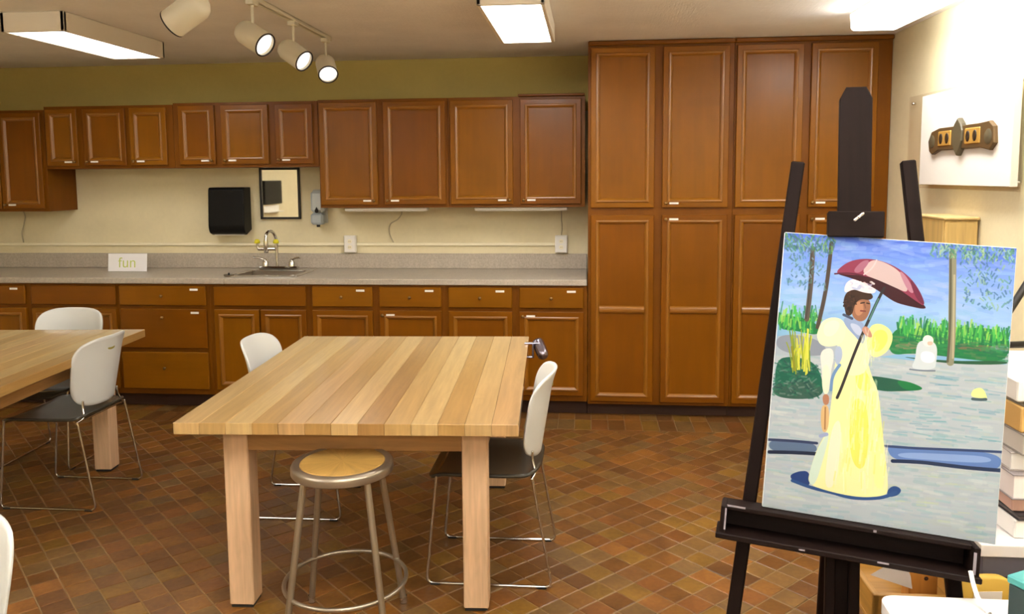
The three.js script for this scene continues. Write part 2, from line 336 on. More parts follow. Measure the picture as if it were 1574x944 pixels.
// mitred door frame with a moulded inner edge; the panel lies behind it
const FW = 0.052;
const FRAME = [[0, -0.02], [0, -0.003], [0.003, 0], [FW - 0.02, 0]];
const BEAD = [[FW - 0.02, -0.001], [FW - 0.0195, 0.002], [FW - 0.016, 0.0048], [FW - 0.011, 0.0056], [FW - 0.006, 0.0042], [FW - 0.001, 0.0006], [FW + 0.004, -0.005], [FW + 0.008, -0.0115]];
function frameGeo(w, h, prof) {
  const pos = [], uv = []; const o1 = rnd() * 2, o2 = rnd() * 2;
  const ring = ([i, z]) => [[-w / 2 + i, -h / 2 + i, z], [w / 2 - i, -h / 2 + i, z], [w / 2 - i, h / 2 - i, z], [-w / 2 + i, h / 2 - i, z]];
  for (let k = 0; k < prof.length - 1; k++) { const A = ring(prof[k]), B = ring(prof[k + 1]);
    for (let s = 0; s < 4; s++) { const t = (s + 1) % 4; for (const p of [A[s], A[t], B[t], A[s], B[t], B[s]]) { pos.push(...p); if (s % 2) uv.push(p[0] + o1 + s, p[1] + o2); else uv.push(p[1] + o1 + s, p[0] + o2); } } }
  const g = new THREE.BufferGeometry(); g.setAttribute('position', new THREE.Float32BufferAttribute(pos, 3)); g.setAttribute('uv', new THREE.Float32BufferAttribute(uv, 2)); g.computeVertexNormals(); return g;
}
const knobGeo = lathe([[0.0001, 0.022], [0.007, 0.021], [0.011, 0.016], [0.009, 0.01], [0.005, 0.006], [0.006, 0]], 16).rotateX(Math.PI / 2);
const stripGeo = cbox(0.058, 0.014, 0.0016, 0.0004);
const shiftIn = (g, w) => [w[0] - g.position.x, w[1] - g.position.y, w[2] - g.position.z];
let tone = 0;
// o: label [side, end], mid (height of a middle rail), noKnob
function door(g, x0, x1, y0, y1, z, o = {}) {
  const w = x1 - x0, h = y1 - y0, m = M.cabinet[tone++ % 4];
  const d = part('door', frameGeo(w, h, FRAME), m, g, shiftIn(g, [(x0 + x1) / 2, (y0 + y1) / 2, z + 0.02]));
  const f = FW, pm = M.cabinet[(tone + 1) % 4];
  part('moulding', frameGeo(w, h, BEAD), M.moulding, d);
  if (o.mid === undefined) part('panel', cbox(w - 2 * f, h - 2 * f, 0.006, 0, 1), pm, d, [0, 0, -0.0122]);
  else {
    const cy = o.mid - (y0 + y1) / 2, hb = cy - 0.022 - (-h / 2 + f), ht = (h / 2 - f) - (cy + 0.022);
    part('panel', cbox(w - 2 * f, hb + 0.02, 0.006, 0, 1), pm, d, [0, -h / 2 + f + hb / 2, -0.0122]);
    part('panel', cbox(w - 2 * f, ht + 0.02, 0.006, 0, 1), pm, d, [0, cy + 0.022 + ht / 2, -0.0122]);
    const s = new THREE.Shape(); [[-0.026, -0.009], [-0.02, -0.001], [-0.012, 0.0045], [-0.004, 0.0055], [0.004, 0.0055], [0.012, 0.0045], [0.02, -0.001], [0.026, -0.009], [0.026, -0.012], [-0.026, -0.012]].forEach(([y, zz], i) => (i ? s.lineTo(y, zz) : s.moveTo(y, zz)));
    const rg = new THREE.ExtrudeGeometry(s, { depth: w - 2 * f - 0.008, bevelEnabled: false }).translate(0, 0, -(w - 2 * f - 0.008) / 2);
    rg.applyMatrix4(new THREE.Matrix4().set(0, 0, 1, 0, 1, 0, 0, 0, 0, 1, 0, 0, 0, 0, 0, 1));
    part('rail', uvGrain(rg, 0, 0.3, 0.7), M.moulding, d, [0, cy, 0]);
  }
  if (o.label) {
    const [sx, sy] = o.label, ky = sy * (h / 2 - 0.028);
    part('name_strip', stripGeo, M.label, d, [sx * (w / 2 - 0.075), ky, 0.0018]);
    part('knob', knobGeo, M.knob, d, [sx * (w / 2 - 0.024), ky, 0]);
  }
  return d;
}
function drawer(g, x0, x1, y0, y1, z, o = {}) {
  const w = x1 - x0, h = y1 - y0;
  const d = part('drawer', cbox(w, h, 0.02, 0.005, 0), M.cabinet[tone++ % 4], g, shiftIn(g, [(x0 + x1) / 2, (y0 + y1) / 2, z + 0.01]));
  if (o.knob !== undefined) part('knob', knobGeo, M.knob, d, [0, o.knob, 0.01]);
  if (o.label) part('name_strip', stripGeo, M.label, d, [w / 2 - 0.08, h / 2 - 0.024, 0.0112]);
  return d;
}
function baseUnit(label, x0, x1) {
  const g = thing('base_cabinet', label, 'cabinet', [(x0 + x1) / 2, 0, (ZC + ZB) / 2], 0, 'base cabinets under the counter');
  const s = (q) => q.translate(-g.position.x, 0, -g.position.z);
  part('body', s(rbox(x0, x1, 0.1, 0.88, ZB + 0.002, ZC, 0.001)), M.carcass, g);
  part('toe_kick', s(rbox(x0, x1, 0, 0.1, ZB + 0.002, ZC - 0.07, 0)), M.toe, g);
  return g;
}
const DY0 = 0.728, DY1 = 0.864, OY0 = 0.14, OY1 = 0.703;
let b = baseUnit('base cabinet at the left frame edge, cut off, with a strip on its drawer', XL + 0.004, -3.9);
drawer(b, XL + 0.03, -3.93, DY0, DY1, ZC, { label: 1, knob: 0 }); door(b, XL + 0.03, -3.93, OY0, OY1, ZC);
b = baseUnit('wide base cabinet with two doors behind the left table chair', -3.9, -3.25);
drawer(b, -3.885, -3.262, DY0, DY1, ZC); door(b, -3.885, -3.576, OY0, OY1, ZC, { label: [1, 1] }); door(b, -3.571, -3.262, OY0, OY1, ZC, { label: [-1, 1] });
b = baseUnit('base cabinet of three stacked drawers left of the sink', -3.25, -2.585);
drawer(b, -3.236, -2.612, DY0, DY1, ZC, { label: 1, knob: 0 }); drawer(b, -3.236, -2.612, 0.428, 0.703, ZC, { label: 1, knob: 0.08 }); drawer(b, -3.236, -2.612, 0.14, 0.4, ZC, { knob: 0.02 });
b = baseUnit('base cabinet with two plain doors directly under the sink', -2.585, -1.885);
drawer(b, -2.555, -1.905, DY0, DY1, ZC); door(b, -2.555, -2.237, OY0, OY1, ZC); door(b, -2.225, -1.905, OY0, OY1, ZC);
[['first single-door base cabinet right of the sink', -1.885], ['second single-door base cabinet right of the sink', -1.42], ['third single-door base cabinet right of the sink', -0.95], ['single-door base cabinet touching the tall cabinets', -0.475]].forEach(([l, x], i) => {
  const x1 = [-1.42, -0.95, -0.475, -0.004][i]; b = baseUnit(l, x, x1);
  drawer(b, x + 0.024, x1 - 0.024, DY0, DY1, ZC, { label: 1, knob: 0 }); door(b, x + 0.024, x1 - 0.024, OY0, OY1, ZC, i % 2 ? { label: [-1, 1] } : {});
});
// wall cabinets
function wallUnit(label, x0, x1, y0, y1, doors) {
  const g = thing('wall_cabinet', label, 'cabinet', [(x0 + x1) / 2, y0, (ZU + ZB) / 2], 0, 'wall cabinets');
  part('body', rbox(x0, x1, y0, y1, ZB + 0.002, ZU, 0.001).translate(-g.position.x, -y0, -g.position.z), M.carcass, g);
  for (const [a, c, o] of doors) door(g, a, c, y0 + 0.022, y1 - 0.02, ZU, o);
  return g;
}
wallUnit('tall wall cabinet at the left frame edge reaching lower than its neighbours', XL + 0.004, -3.915, 1.368, 2.1, [[-4.58, -4.27, { label: [1, -1] }], [-4.262, -3.94, { label: [-1, -1] }]]);
wallUnit('short three-door wall cabinet left of the towel dispenser', -3.913, -2.94, 1.675, 2.122, [[-3.897, -3.658, { label: [1, -1] }], [-3.61, -3.294, { label: [-1, -1] }], [-3.26, -2.987, { label: [-1, -1] }]]);
wallUnit('short three-door wall cabinet above the mirror and sink', -2.938, -1.882, 1.675, 2.132, [[-2.896, -2.63, { label: [1, -1] }], [-2.58, -2.24, { label: [-1, -1] }], [-2.187, -1.92, { label: [-1, -1] }]]);
wallUnit('two-door wall cabinet just right of the soap dispenser', -1.88, -0.962, 1.385, 2.137, [[-1.868, -1.462, { label: [1, -1] }], [-1.415, -0.98, { label: [-1, -1] }]]);
let w4 = wallUnit('two-door wall cabinet touching the tall cabinets', -0.96, -0.02, 1.385, 2.137, [[-0.945, -0.513, { label: [1, -1] }], [-0.462, -0.047, { label: [-1, -1] }]]);
part('top_moulding', rbox(-0.475, -0.022, 2.137, 2.152, ZU - 0.1, ZU + 0.028, 0.004, 0).translate(-w4.position.x, -w4.position.y, -w4.position.z), M.carcass, w4);
// tall cabinets up to the ceiling
function tallUnit(label, x0, x1, cols, strip) {
  const g = thing('tall_cabinet', label, 'cabinet', [(x0 + x1) / 2, 0, (ZC + ZB) / 2], 0, 'tall cabinets');
  const s = (q) => q.translate(-g.position.x, 0, -g.position.z);
  part('body', s(rbox(x0, x1, 0.085, 2.447, ZB + 0.002, ZC, 0.001)), M.carcass, g);
  part('toe_kick', s(rbox(x0, x1, 0, 0.085, ZB + 0.002, ZC - 0.07, 0)), M.toe, g);
  part('top_moulding', s(rbox(x0, x1, 2.418, 2.447, ZC, ZC + 0.03, 0.006, 0)), M.carcass, g);
  cols.forEach(([a, c], i) => { door(g, a, c, 1.39, 2.405, ZC, i === strip ? { label: [-1, -1] } : {}); door(g, a, c, 0.108, 1.342, ZC, { mid: 0.722, ...(i === strip ? { label: [-1, 1] } : {}) }); });
}
tallUnit('floor-to-ceiling cabinet beside the counter end', 0, 0.918, [[0.018, 0.423], [0.474, 0.887]], 1);
tallUnit('floor-to-ceiling cabinet in the right corner behind the easel', 0.92, 1.872, [[0.932, 1.338], [1.385, 1.785]], 1);

// ---------- counter, sink and what hangs around it ----------
{
  const g = thing('countertop', 'long beige laminate countertop with backsplash over the base cabinets', 'countertop', [-2.3, 0.88, -5.56]);
  const s = (q) => q.translate(2.3, -0.88, 5.56), X0 = XL + 0.004, X1 = -0.006, F = ZC + 0.03;
  part('worktop', s(merge([rbox(X0, -2.47, 0.88, 0.92, ZB + 0.003, F, 0.004, 0), rbox(-2.01, X1, 0.88, 0.92, ZB + 0.003, F, 0.004, 0), rbox(-2.47, -2.01, 0.88, 0.92, -5.36, F, 0.004, 0), rbox(-2.47, -2.01, 0.88, 0.92, ZB + 0.003, -5.69, 0.004, 0)])), M.counter, g);
  part('backsplash', s(rbox(X0, X1, 0.92, 1.032, ZB + 0.003, ZB + 0.022, 0.004, 0)), M.counter, g);
}
{
  const g = thing('sink', 'stainless steel sink let into the countertop', 'sink', [-2.24, 0.92, -5.525]);
  const sh = new THREE.Shape(), R = (p, x, z, r) => { p.moveTo(-x + r, -z); p.lineTo(x - r, -z); p.quadraticCurveTo(x, -z, x, -z + r); p.lineTo(x, z - r); p.quadraticCurveTo(x, z, x - r, z); p.lineTo(-x + r, z); p.quadraticCurveTo(-x, z, -x, z - r); p.lineTo(-x, -z + r); p.quadraticCurveTo(-x, -z, -x + r, -z); };
  R(sh, 0.25, 0.185, 0.03); const hole = new THREE.Path(); R(hole, 0.21, 0.145, 0.04); sh.holes.push(hole);
  part('rim', new THREE.ExtrudeGeometry(sh, { depth: 0.003, bevelEnabled: true, bevelSize: 0.002, bevelThickness: 0.002, bevelSegments: 2 }).rotateX(-Math.PI / 2).translate(0, 0.002, 0), M.chrome, g);
  part('basin', merge([rbox(-0.212, -0.208, -0.17, 0.004, -0.147, 0.147, 0), rbox(0.208, 0.212, -0.17, 0.004, -0.147, 0.147, 0), rbox(-0.212, 0.212, -0.17, 0.004, -0.147, -0.143, 0), rbox(-0.212, 0.212, -0.17, 0.004, 0.143, 0.147, 0), rbox(-0.212, 0.212, -0.174, -0.17, -0.147, 0.147, 0)]), M.steel, g);
  part('drain', lathe([[0.001, 0.004], [0.03, 0.004], [0.04, 0.001], [0.04, 0]], 24).translate(0, -0.17, 0), M.chrome, g);
}
{
  const g = thing('faucet', 'chrome gooseneck faucet with lever handles and yellow-capped eyewash', 'faucet', [-2.275, 0.9275, -5.74]);
  part('base_plate', rbox(-0.15, 0.15, 0, 0.022, -0.03, 0.03, 0.01), M.chrome, g);
  part('spout', curveTube([[-0.012, 0.02, 0], [-0.012, 0.12, 0], [-0.013, 0.22, 0], [-0.022, 0.272, 0.03], [-0.034, 0.285, 0.075], [-0.04, 0.26, 0.115], [-0.04, 0.22, 0.125]], 0.0115, 60, 14), M.chrome, g);
  for (const s of [-1, 1]) {
    const h = part('handle', merge([lathe([[0.024, 0], [0.022, 0.03], [0.013, 0.045], [0.012, 0.055], [0.0005, 0.058]], 20).translate(s * 0.1, 0.02, 0), rod([[s * 0.1, 0.066, 0], [s * 0.125, 0.082, 0.012], [s * 0.175, 0.09, 0.03]], 0.008, 0.02)]), M.chrome, g);
    h.userData.label = 'chrome lever handle';
  }
  part('eyewash_body', merge([rod([[-0.095, 0.16, 0.125], [0.025, 0.16, 0.125]], 0.011, 0), lathe([[0.001, -0.04], [0.016, -0.038], [0.018, 0.03], [0.014, 0.06]], 18).translate(-0.04, 0.17, 0.125)]), M.chrome, g);
  const yellow = phys('#d8cf1c', 0.4);
  for (const s of [-1, 1]) { part('eyewash_arm', rod([[-0.035 + s * 0.058, 0.16, 0.125], [-0.035 + s * 0.07, 0.17, 0.125], [-0.035 + s * 0.07, 0.2, 0.125]], 0.008, 0.01), M.chrome, g);
    part('yellow_cap', lathe([[0.001, 0.032], [0.012, 0.03], [0.02, 0.018], [0.021, 0.002], [0.008, 0]], 20).translate(-0.035 + s * 0.07, 0.2, 0.125), yellow, g); }
}
{
  const g = thing('sink_stopper', 'small dark sink strainer lying on the counter left of the sink', 'strainer', [-2.485, 0.9205, -5.36]);
  part('cup', lathe([[0.001, 0.004], [0.028, 0.004], [0.036, 0.012], [0.038, 0.012], [0.03, 0], [0.001, 0]], 24), M.steel, g);
  part('pull', rod([[0, 0.004, 0], [0, 0.02, 0]], 0.006, 0), M.rubber, g);
}
{
  const g = thing('towel_dispenser', 'black plastic paper towel dispenser on the wall', 'dispenser', [-2.668, 1.185, ZB]);
  const s = new THREE.Shape(); s.moveTo(0, 0.03); s.lineTo(0, 0.34); s.lineTo(0.1, 0.34); s.quadraticCurveTo(0.11, 0.335, 0.112, 0.32); s.lineTo(0.13, 0.07); s.quadraticCurveTo(0.13, 0.03, 0.11, 0.012); s.lineTo(0.08, 0.0); s.closePath();
  part('cover', new THREE.ExtrudeGeometry(s, { depth: 0.26, bevelEnabled: true, bevelSize: 0.006, bevelThickness: 0.008, bevelSegments: 2 }).rotateY(-Math.PI / 2).translate(0.13, 0, 0.008), M.blackPlastic, g);
  part('feed_slot', rbox(-0.12, 0.12, 0.062, 0.075, 0.125, 0.1375, 0.002), M.blackFrame, g);
  part('badge', lathe([[0.001, 0.002], [0.014, 0.002], [0.016, 0]], 18).scale(1, 1, 0.5).rotateX(Math.PI / 2).translate(0, 0.312, 0.1185), std('#8d857a', 0.4, { metalness: 0.6 }), g);
  part('paper_towel', rbox(-0.115, 0.115, -0.012, 0.01, 0.09, 0.0915, 0.0003), M.white, g);
}
{
  const g = thing('wall_mirror', 'small rectangular mirror in a thin black frame above the faucet', 'mirror', [-2.298, 1.29, ZB]);
  const w = 0.155, h = 0.384, t = 0.016;
  part('frame', merge([rbox(-w, -w + t, 0, h, 0.001, 0.022, 0.002), rbox(w - t, w, 0, h, 0.001, 0.022, 0.002), rbox(-w, w, 0, t, 0.001, 0.022, 0.002), rbox(-w, w, h - t, h, 0.001, 0.022, 0.002)]), M.blackFrame, g);
  part('glass', rbox(-w + t, w - t, t, h - t, 0.003, 0.01, 0), M.mirror, g);
}
{
  const g = thing('soap_dispenser', 'grey and clear plastic soap dispenser on the wall beside the mirror', 'dispenser', [-1.99, 1.24, ZB]);
  const tint = phys('#c2cbcc', 0.15, { clearcoat: 0.6, clearcoatRoughness: 0.05 });
  part('back_plate', rbox(-0.055, 0.055, 0.02, 0.27, 0.001, 0.02, 0.006), phys('#b9bab2', 0.3), g);
  part('reservoir', rbox(-0.05, 0.05, 0.1, 0.262, 0.02, 0.1, 0.02), tint, g);
  part('push_bar', rbox(-0.048, 0.048, 0.012, 0.098, 0.022, 0.11, 0.016), phys('#aeb9bf', 0.25), g);
  part('nozzle', lathe([[0.001, 0], [0.012, 0], [0.014, 0.02], [0.001, 0.022]], 16).translate(0, -0.006, 0.07), M.rubber, g);
  part('drop_emblem', lathe([[0.0005, 0.045], [0.006, 0.034], [0.014, 0.018], [0.015, 0.01], [0.009, 0.002], [0.0005, 0]], 18).scale(1, 1, 0.2).translate(0.002, 0.1, 0.108), M.rubber, g);
}
{
  const g = thing('counter_sign', 'small white card reading fun standing on the counter', 'sign', [-3.38, 0.92, -5.62]);
  part('card', cbox(0.3, 0.132, 0.004, 0.001).rotateX(-0.12).translate(0, 0.0668, -0.006), std('#efeef0', 0.45), g);
  const font = await new FontLoader().loadAsync('fonts/droid/droid_sans_regular.typeface.json');
  const tg = new TextGeometry('fun', { font, size: 0.068, depth: 0.0008, curveSegments: 6 }); tg.computeBoundingBox(); const bb = tg.boundingBox;
  tg.translate(-(bb.max.x + bb.min.x) / 2, -(bb.max.y + bb.min.y) / 2, 0.0021).rotateX(-0.12).translate(-0.006, 0.066, -0.006);
  part('lettering', tg, std('#c3cf62', 0.5), g);
}
{
  const g = thing('cable_raceway', 'pale cable channel running along the wall above the backsplash', 'cable channel', [-2.4, 1.09, ZB]);
  part('channel', rbox(XL + 0.004 + 2.4, -0.24 + 2.4, 0, 0.022, 0.001, 0.018, 0.003, 0), M.raceway, g);
}
for (const [x, l] of [[-1.762, 'ivory outlet box on the cable channel under the first right wall cabinet'], [-0.193, 'ivory outlet box at the right end of the cable channel']]) {
  const g = thing('outlet_box', l, 'outlet', [x, 1.04, ZB], 0, 'outlet boxes');
  part('box', rbox(-0.045, 0.045, 0, 0.128, 0.019, 0.05, 0.004), M.white, g);
  part('cover_plate', rbox(-0.04, 0.04, 0.005, 0.123, 0.05, 0.054, 0.002), M.white, g);
  for (const y of [0.042, 0.085]) { const s = part('socket', lathe([[0.001, 0.002], [0.014, 0.002], [0.016, 0]], 20).rotateX(Math.PI / 2).translate(0, y, 0.054), M.raceway, g);
    part('slot', merge([rbox(-0.006, -0.004, y - 0.004, y + 0.005, 0.0555, 0.0566, 0), rbox(0.004, 0.006, y - 0.004, y + 0.005, 0.0555, 0.0566, 0)]), M.rubber, s); }
  part('back_plate', rbox(-0.042, 0.042, 0.003, 0.125, 0.001, 0.0195, 0.001), M.raceway, g);
}
for (const [x0, x1, l] of [[-1.72, -1.13, 'slim white light strip under the first right wall cabinet'], [-0.79, -0.14, 'slim white light strip under the wall cabinet next to the tall ones']]) {
  const g = thing('under_cabinet_light', l, 'light strip', [(x0 + x1) / 2, 1.385, -5.64], 0, 'light strips under the wall cabinets');
  part('casing', rbox((x0 - x1) / 2, (x1 - x0) / 2, -0.026, 0, -0.045, 0.045, 0.006, 0), M.white, g);
  part('cover_lens', rbox((x0 - x1) / 2 + 0.02, (x1 - x0) / 2 - 0.02, -0.029, -0.0255, -0.035, 0.035, 0.001, 0), std('#d9d6cc', 0.3), g);
}
const cordMat = std('#b9ad90', 0.6);
for (const [n, pts, l] of [[0, [[-1.41, 1.385, -5.86], [-1.37, 1.34, -5.866], [-1.4, 1.29, -5.872], [-1.46, 1.25, -5.874], [-1.47, 1.19, -5.874], [-1.44, 1.113, -5.872]], 'thin looped cord hanging below the first right wall cabinet'],
  [1, [[-4.35, 1.368, -5.86], [-4.34, 1.32, -5.868], [-4.36, 1.25, -5.873], [-4.38, 1.18, -5.873], [-4.37, 1.113, -5.872]], 'thin cord hanging below the left edge wall cabinet'],
  [2, [[-0.19, 1.385, -5.86], [-0.192, 1.3, -5.865], [-0.187, 1.22, -5.86], [-0.192, 1.168, -5.855]], 'thin cord dropping to the outlet at the channel end']])
  solo('power_cord', curveTube(pts, 0.004, 40, 6), cordMat, l, 'cord', undefined, undefined, 'cords under the wall cabinets');
// black board on the left wall that the mirror shows
{
  const g = thing('wall_screen', 'black wall screen seen only in the mirror, on the left wall', 'screen', [XL, 1.22, -0.36]);
  part('screen', rbox(0.002, 0.05, 0, 0.34, -0.32, 0.32, 0.008), M.blackPlastic, g);
  const t = thing('paper_rack', 'white paper rack below the wall screen seen in the mirror', 'rack', [XL, 1.1, -0.36]);
  part('rack_back', rbox(0.002, 0.012, 0, 0.1, -0.28, 0.28, 0.002), M.white, t); part('rack_lip', rbox(0.012, 0.09, 0, 0.012, -0.28, 0.28, 0.002), M.white, t);
}

// ---------- wooden work tables ----------
function workTable(label, x, z, turn) {
  const g = thing('work_table', label, 'table', [x, 0, z], turn, 'butcher-block work tables');
  const W = 1.21, L = 1.53, T = 0.042, H = 0.75, n = 13, pw = W / n;
  for (let i = 0; i < n; i++) {
    const k = [2, 0, 6, 1, 4, 3, 2, 5, 0, 6, 1, 2, 4][(i + (x < -2 ? 4 : 0)) % 13];
    part('plank', cbox(pw - 0.0006, T, L, 0.0016, 2), PLANK[k], g, [-W / 2 + pw * (i + 0.5), H - T / 2, 0]);
  }
  const ix = 0.12, iz = 0.13, lw = 0.092, hx = W / 2 - ix, hz = L / 2 - iz;
  for (const s of [-1, 1]) {
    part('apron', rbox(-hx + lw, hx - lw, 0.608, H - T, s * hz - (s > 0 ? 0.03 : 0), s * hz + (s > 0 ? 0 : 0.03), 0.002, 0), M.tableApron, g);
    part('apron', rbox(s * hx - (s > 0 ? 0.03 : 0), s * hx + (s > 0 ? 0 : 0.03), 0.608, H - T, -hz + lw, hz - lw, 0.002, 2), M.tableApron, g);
    for (const q of [-1, 1]) { const l = part('leg', cbox(lw, H - T - 0.012, lw, 0.004, 1), M.tableLeg, g, [s * (hx - lw / 2), (H - T + 0.012) / 2, q * (hz - lw / 2)]);
      part('foot_pad', cbox(lw * 0.9, 0.012, lw * 0.9, 0.002), M.rubber, l, [0, -(H - T) / 2, 0]); }
  }
  return g;
}
const deg = Math.PI / 180;
workTable('large butcher-block work table in the middle with a glossy plank top', -0.8775, -3.42, 2.8 * deg);
workTable('butcher-block work table cut off by the left frame edge', -3.047, -3.49, 4.2 * deg);
{
  const g = thing('table_clamp', 'small rounded metal clamp sticking out from the far right table corner', 'clamp', [-0.29, 0.66, -4.02], 2.8 * deg);
  const dark = std('#8b8490', 0.2, { metalness: 0.9 });
  part('barrel', lathe([[0.0005, 0.062], [0.016, 0.059], [0.027, 0.048], [0.03, 0.03], [0.03, -0.03], [0.026, -0.046], [0.0005, -0.055]], 28).applyQuaternion(new THREE.Quaternion().setFromUnitVectors(new THREE.Vector3(0, 1, 0), new THREE.Vector3(0.35, -0.7, 0.6).normalize())).translate(0.05, 0.068, 0.0), dark, g);
  part('jaw', merge([rbox(-0.03, 0.05, 0.0915, 0.0985, -0.015, 0.015, 0.002), rbox(0.008, 0.018, 0.02, 0.094, -0.015, 0.015, 0.002), rbox(-0.05, 0.018, 0.02, 0.028, -0.015, 0.015, 0.002)]), dark, g);
  part('screw', rod([[-0.035, -0.02, 0], [-0.035, 0.044, 0]], 0.005, 0), M.chrome, g);
}

// ---------- chairs: white back, dark seat, chrome sled frame ----------
let chairProto;
function chair(label, x, z, turn) {
  if (chairProto) { const c = chairProto.clone(); c.name = numbered('sled_chair'); c.position.set(x, 0, z); c.rotation.y = turn; c.userData = { ...chairProto.userData, label }; scene.add(c); return c; }
  const g = chairProto = thing('sled_chair', label, 'chair', [x, 0, z], turn, 'white-backed sled chairs');
  const V = (a, b2, c) => new THREE.Vector3(a, b2, c);
  part('seat', sheet((u, v) => { const [a, q] = round(u, v, 0.5); const zz = 0.02 + q * 0.225; return V(a * 0.222, 0.452 - 0.012 * (1 - a * a) - (q > 0.6 ? (q - 0.6) ** 2 * 0.22 : 0) + (q < -0.7 ? (q + 0.7) ** 2 * 0.3 : 0), zz); }, 20, 20, 0.012), M.chairSeat, g);
  const bk = (u, v) => { const [a, q] = round(u, v, 0.6); const hw = 0.182 + 0.034 * (q + 1) / 2; return V(a * hw, 0.66 + q * 0.17, -0.222 - 0.028 * q + 0.068 * a * a - 0.03 * Math.max(0, q - 0.4) ** 2); };
  const back = part('backrest', sheet(bk, 24, 22, 0.01), M.chairBack, g);
  const hole = lathe([[0.0003, 0.0016], [0.9, 0.0016], [1, 0]].map(([r, y]) => [r * 0.03, y]), 20).scale(1, 1, 0.32).rotateX(-Math.PI / 2);
  part('grip_label', hole.rotateX(0.17).translate(0, 0.765, -0.2445), std('#8f8432', 0.5), back);
  for (const s of [-1, 1]) {
    part('side_frame', rod([[s * 0.198, 0.436, 0.2], [s * 0.205, 0.0065, 0.245], [s * 0.205, 0.0065, -0.25], [s * 0.198, 0.436, -0.175]], 0.0058, 0.03, 10), M.chrome, g);
    part('back_support', rod([[s * 0.196, 0.436, -0.172], [s * 0.16, 0.448, -0.186], [s * 0.146, 0.49, -0.172], [s * 0.143, 0.525, -0.172]], 0.0055, 0.03, 10), M.chrome, g);
    for (const q of [-1, 1]) part('glide', rbox(-0.008, 0.008, 0, 0.009, -0.02, 0.02, 0.003).translate(s * 0.205, 0, q * 0.21), M.rubber, g);
  }
  part('crossbar', rod([[-0.198, 0.436, 0.2], [0.198, 0.436, 0.2]], 0.0058, 0), M.chrome, g);
  part('crossbar', rod([[-0.198, 0.436, -0.172], [0.198, 0.436, -0.172]], 0.0058, 0), M.chrome, g);
  return g;
}
chair('white-backed chair pushed in at the right side of the middle table', -0.387, -3.2, -90 * deg);
chair('white-backed chair at the left side of the middle table, mostly hidden by it', -1.395, -3.74, 91 * deg);
chair('white-backed chair at the right side of the left table, seen from behind', -2.613, -3.76, -90 * deg);
chair('white-backed chair at the far side of the left table, facing the camera', -3.06, -4.29, 3 * deg);
chair('white-backed chair of which only a corner shows at the lower left edge', -1.5, -1.46, -4 * deg);

// ---------- steel stool ----------
{
  const g = thing('stool', 'round grey steel stool with a tan seat before the middle table', 'stool', [-0.852, 0, -2.665], 4 * deg);
  const H = 0.615;
  part('seat_pan', lathe([[0.0005, H - 0.006], [0.145, H - 0.006], [0.15, H], [0.165, H + 0.001], [0.174, H - 0.004], [0.177, H - 0.011], [0.177, H - 0.03], [0.174, H - 0.034], [0.171, H - 0.032], [0.171, H - 0.018], [0.0005, H - 0.016]], 56), M.steel, g);
  part('seat_insert', lathe([[0.0005, H + 0.0005], [0.14, H + 0.0005], [0.146, H - 0.002], [0.1465, H - 0.006]], 56), M.masonite, g);
  for (const sx of [-1, 1]) for (const sz of [-1, 1]) {
    const l = part('leg', rod([[sx * 0.105, H - 0.018, sz * 0.105], [sx * 0.174, 0.012, sz * 0.174]], 0.0115, 0, 14), M.steel, g);
    part('foot', lathe([[0.0005, 0], [0.014, 0], [0.015, 0.006], [0.013, 0.028]], 16).translate(sx * 0.1745, 0, sz * 0.1745), M.chrome, l);
  }
  part('foot_ring', new THREE.TorusGeometry(0.212, 0.0075, 12, 72).rotateX(Math.PI / 2).translate(0, 0.185, 0), M.steel, g);
}

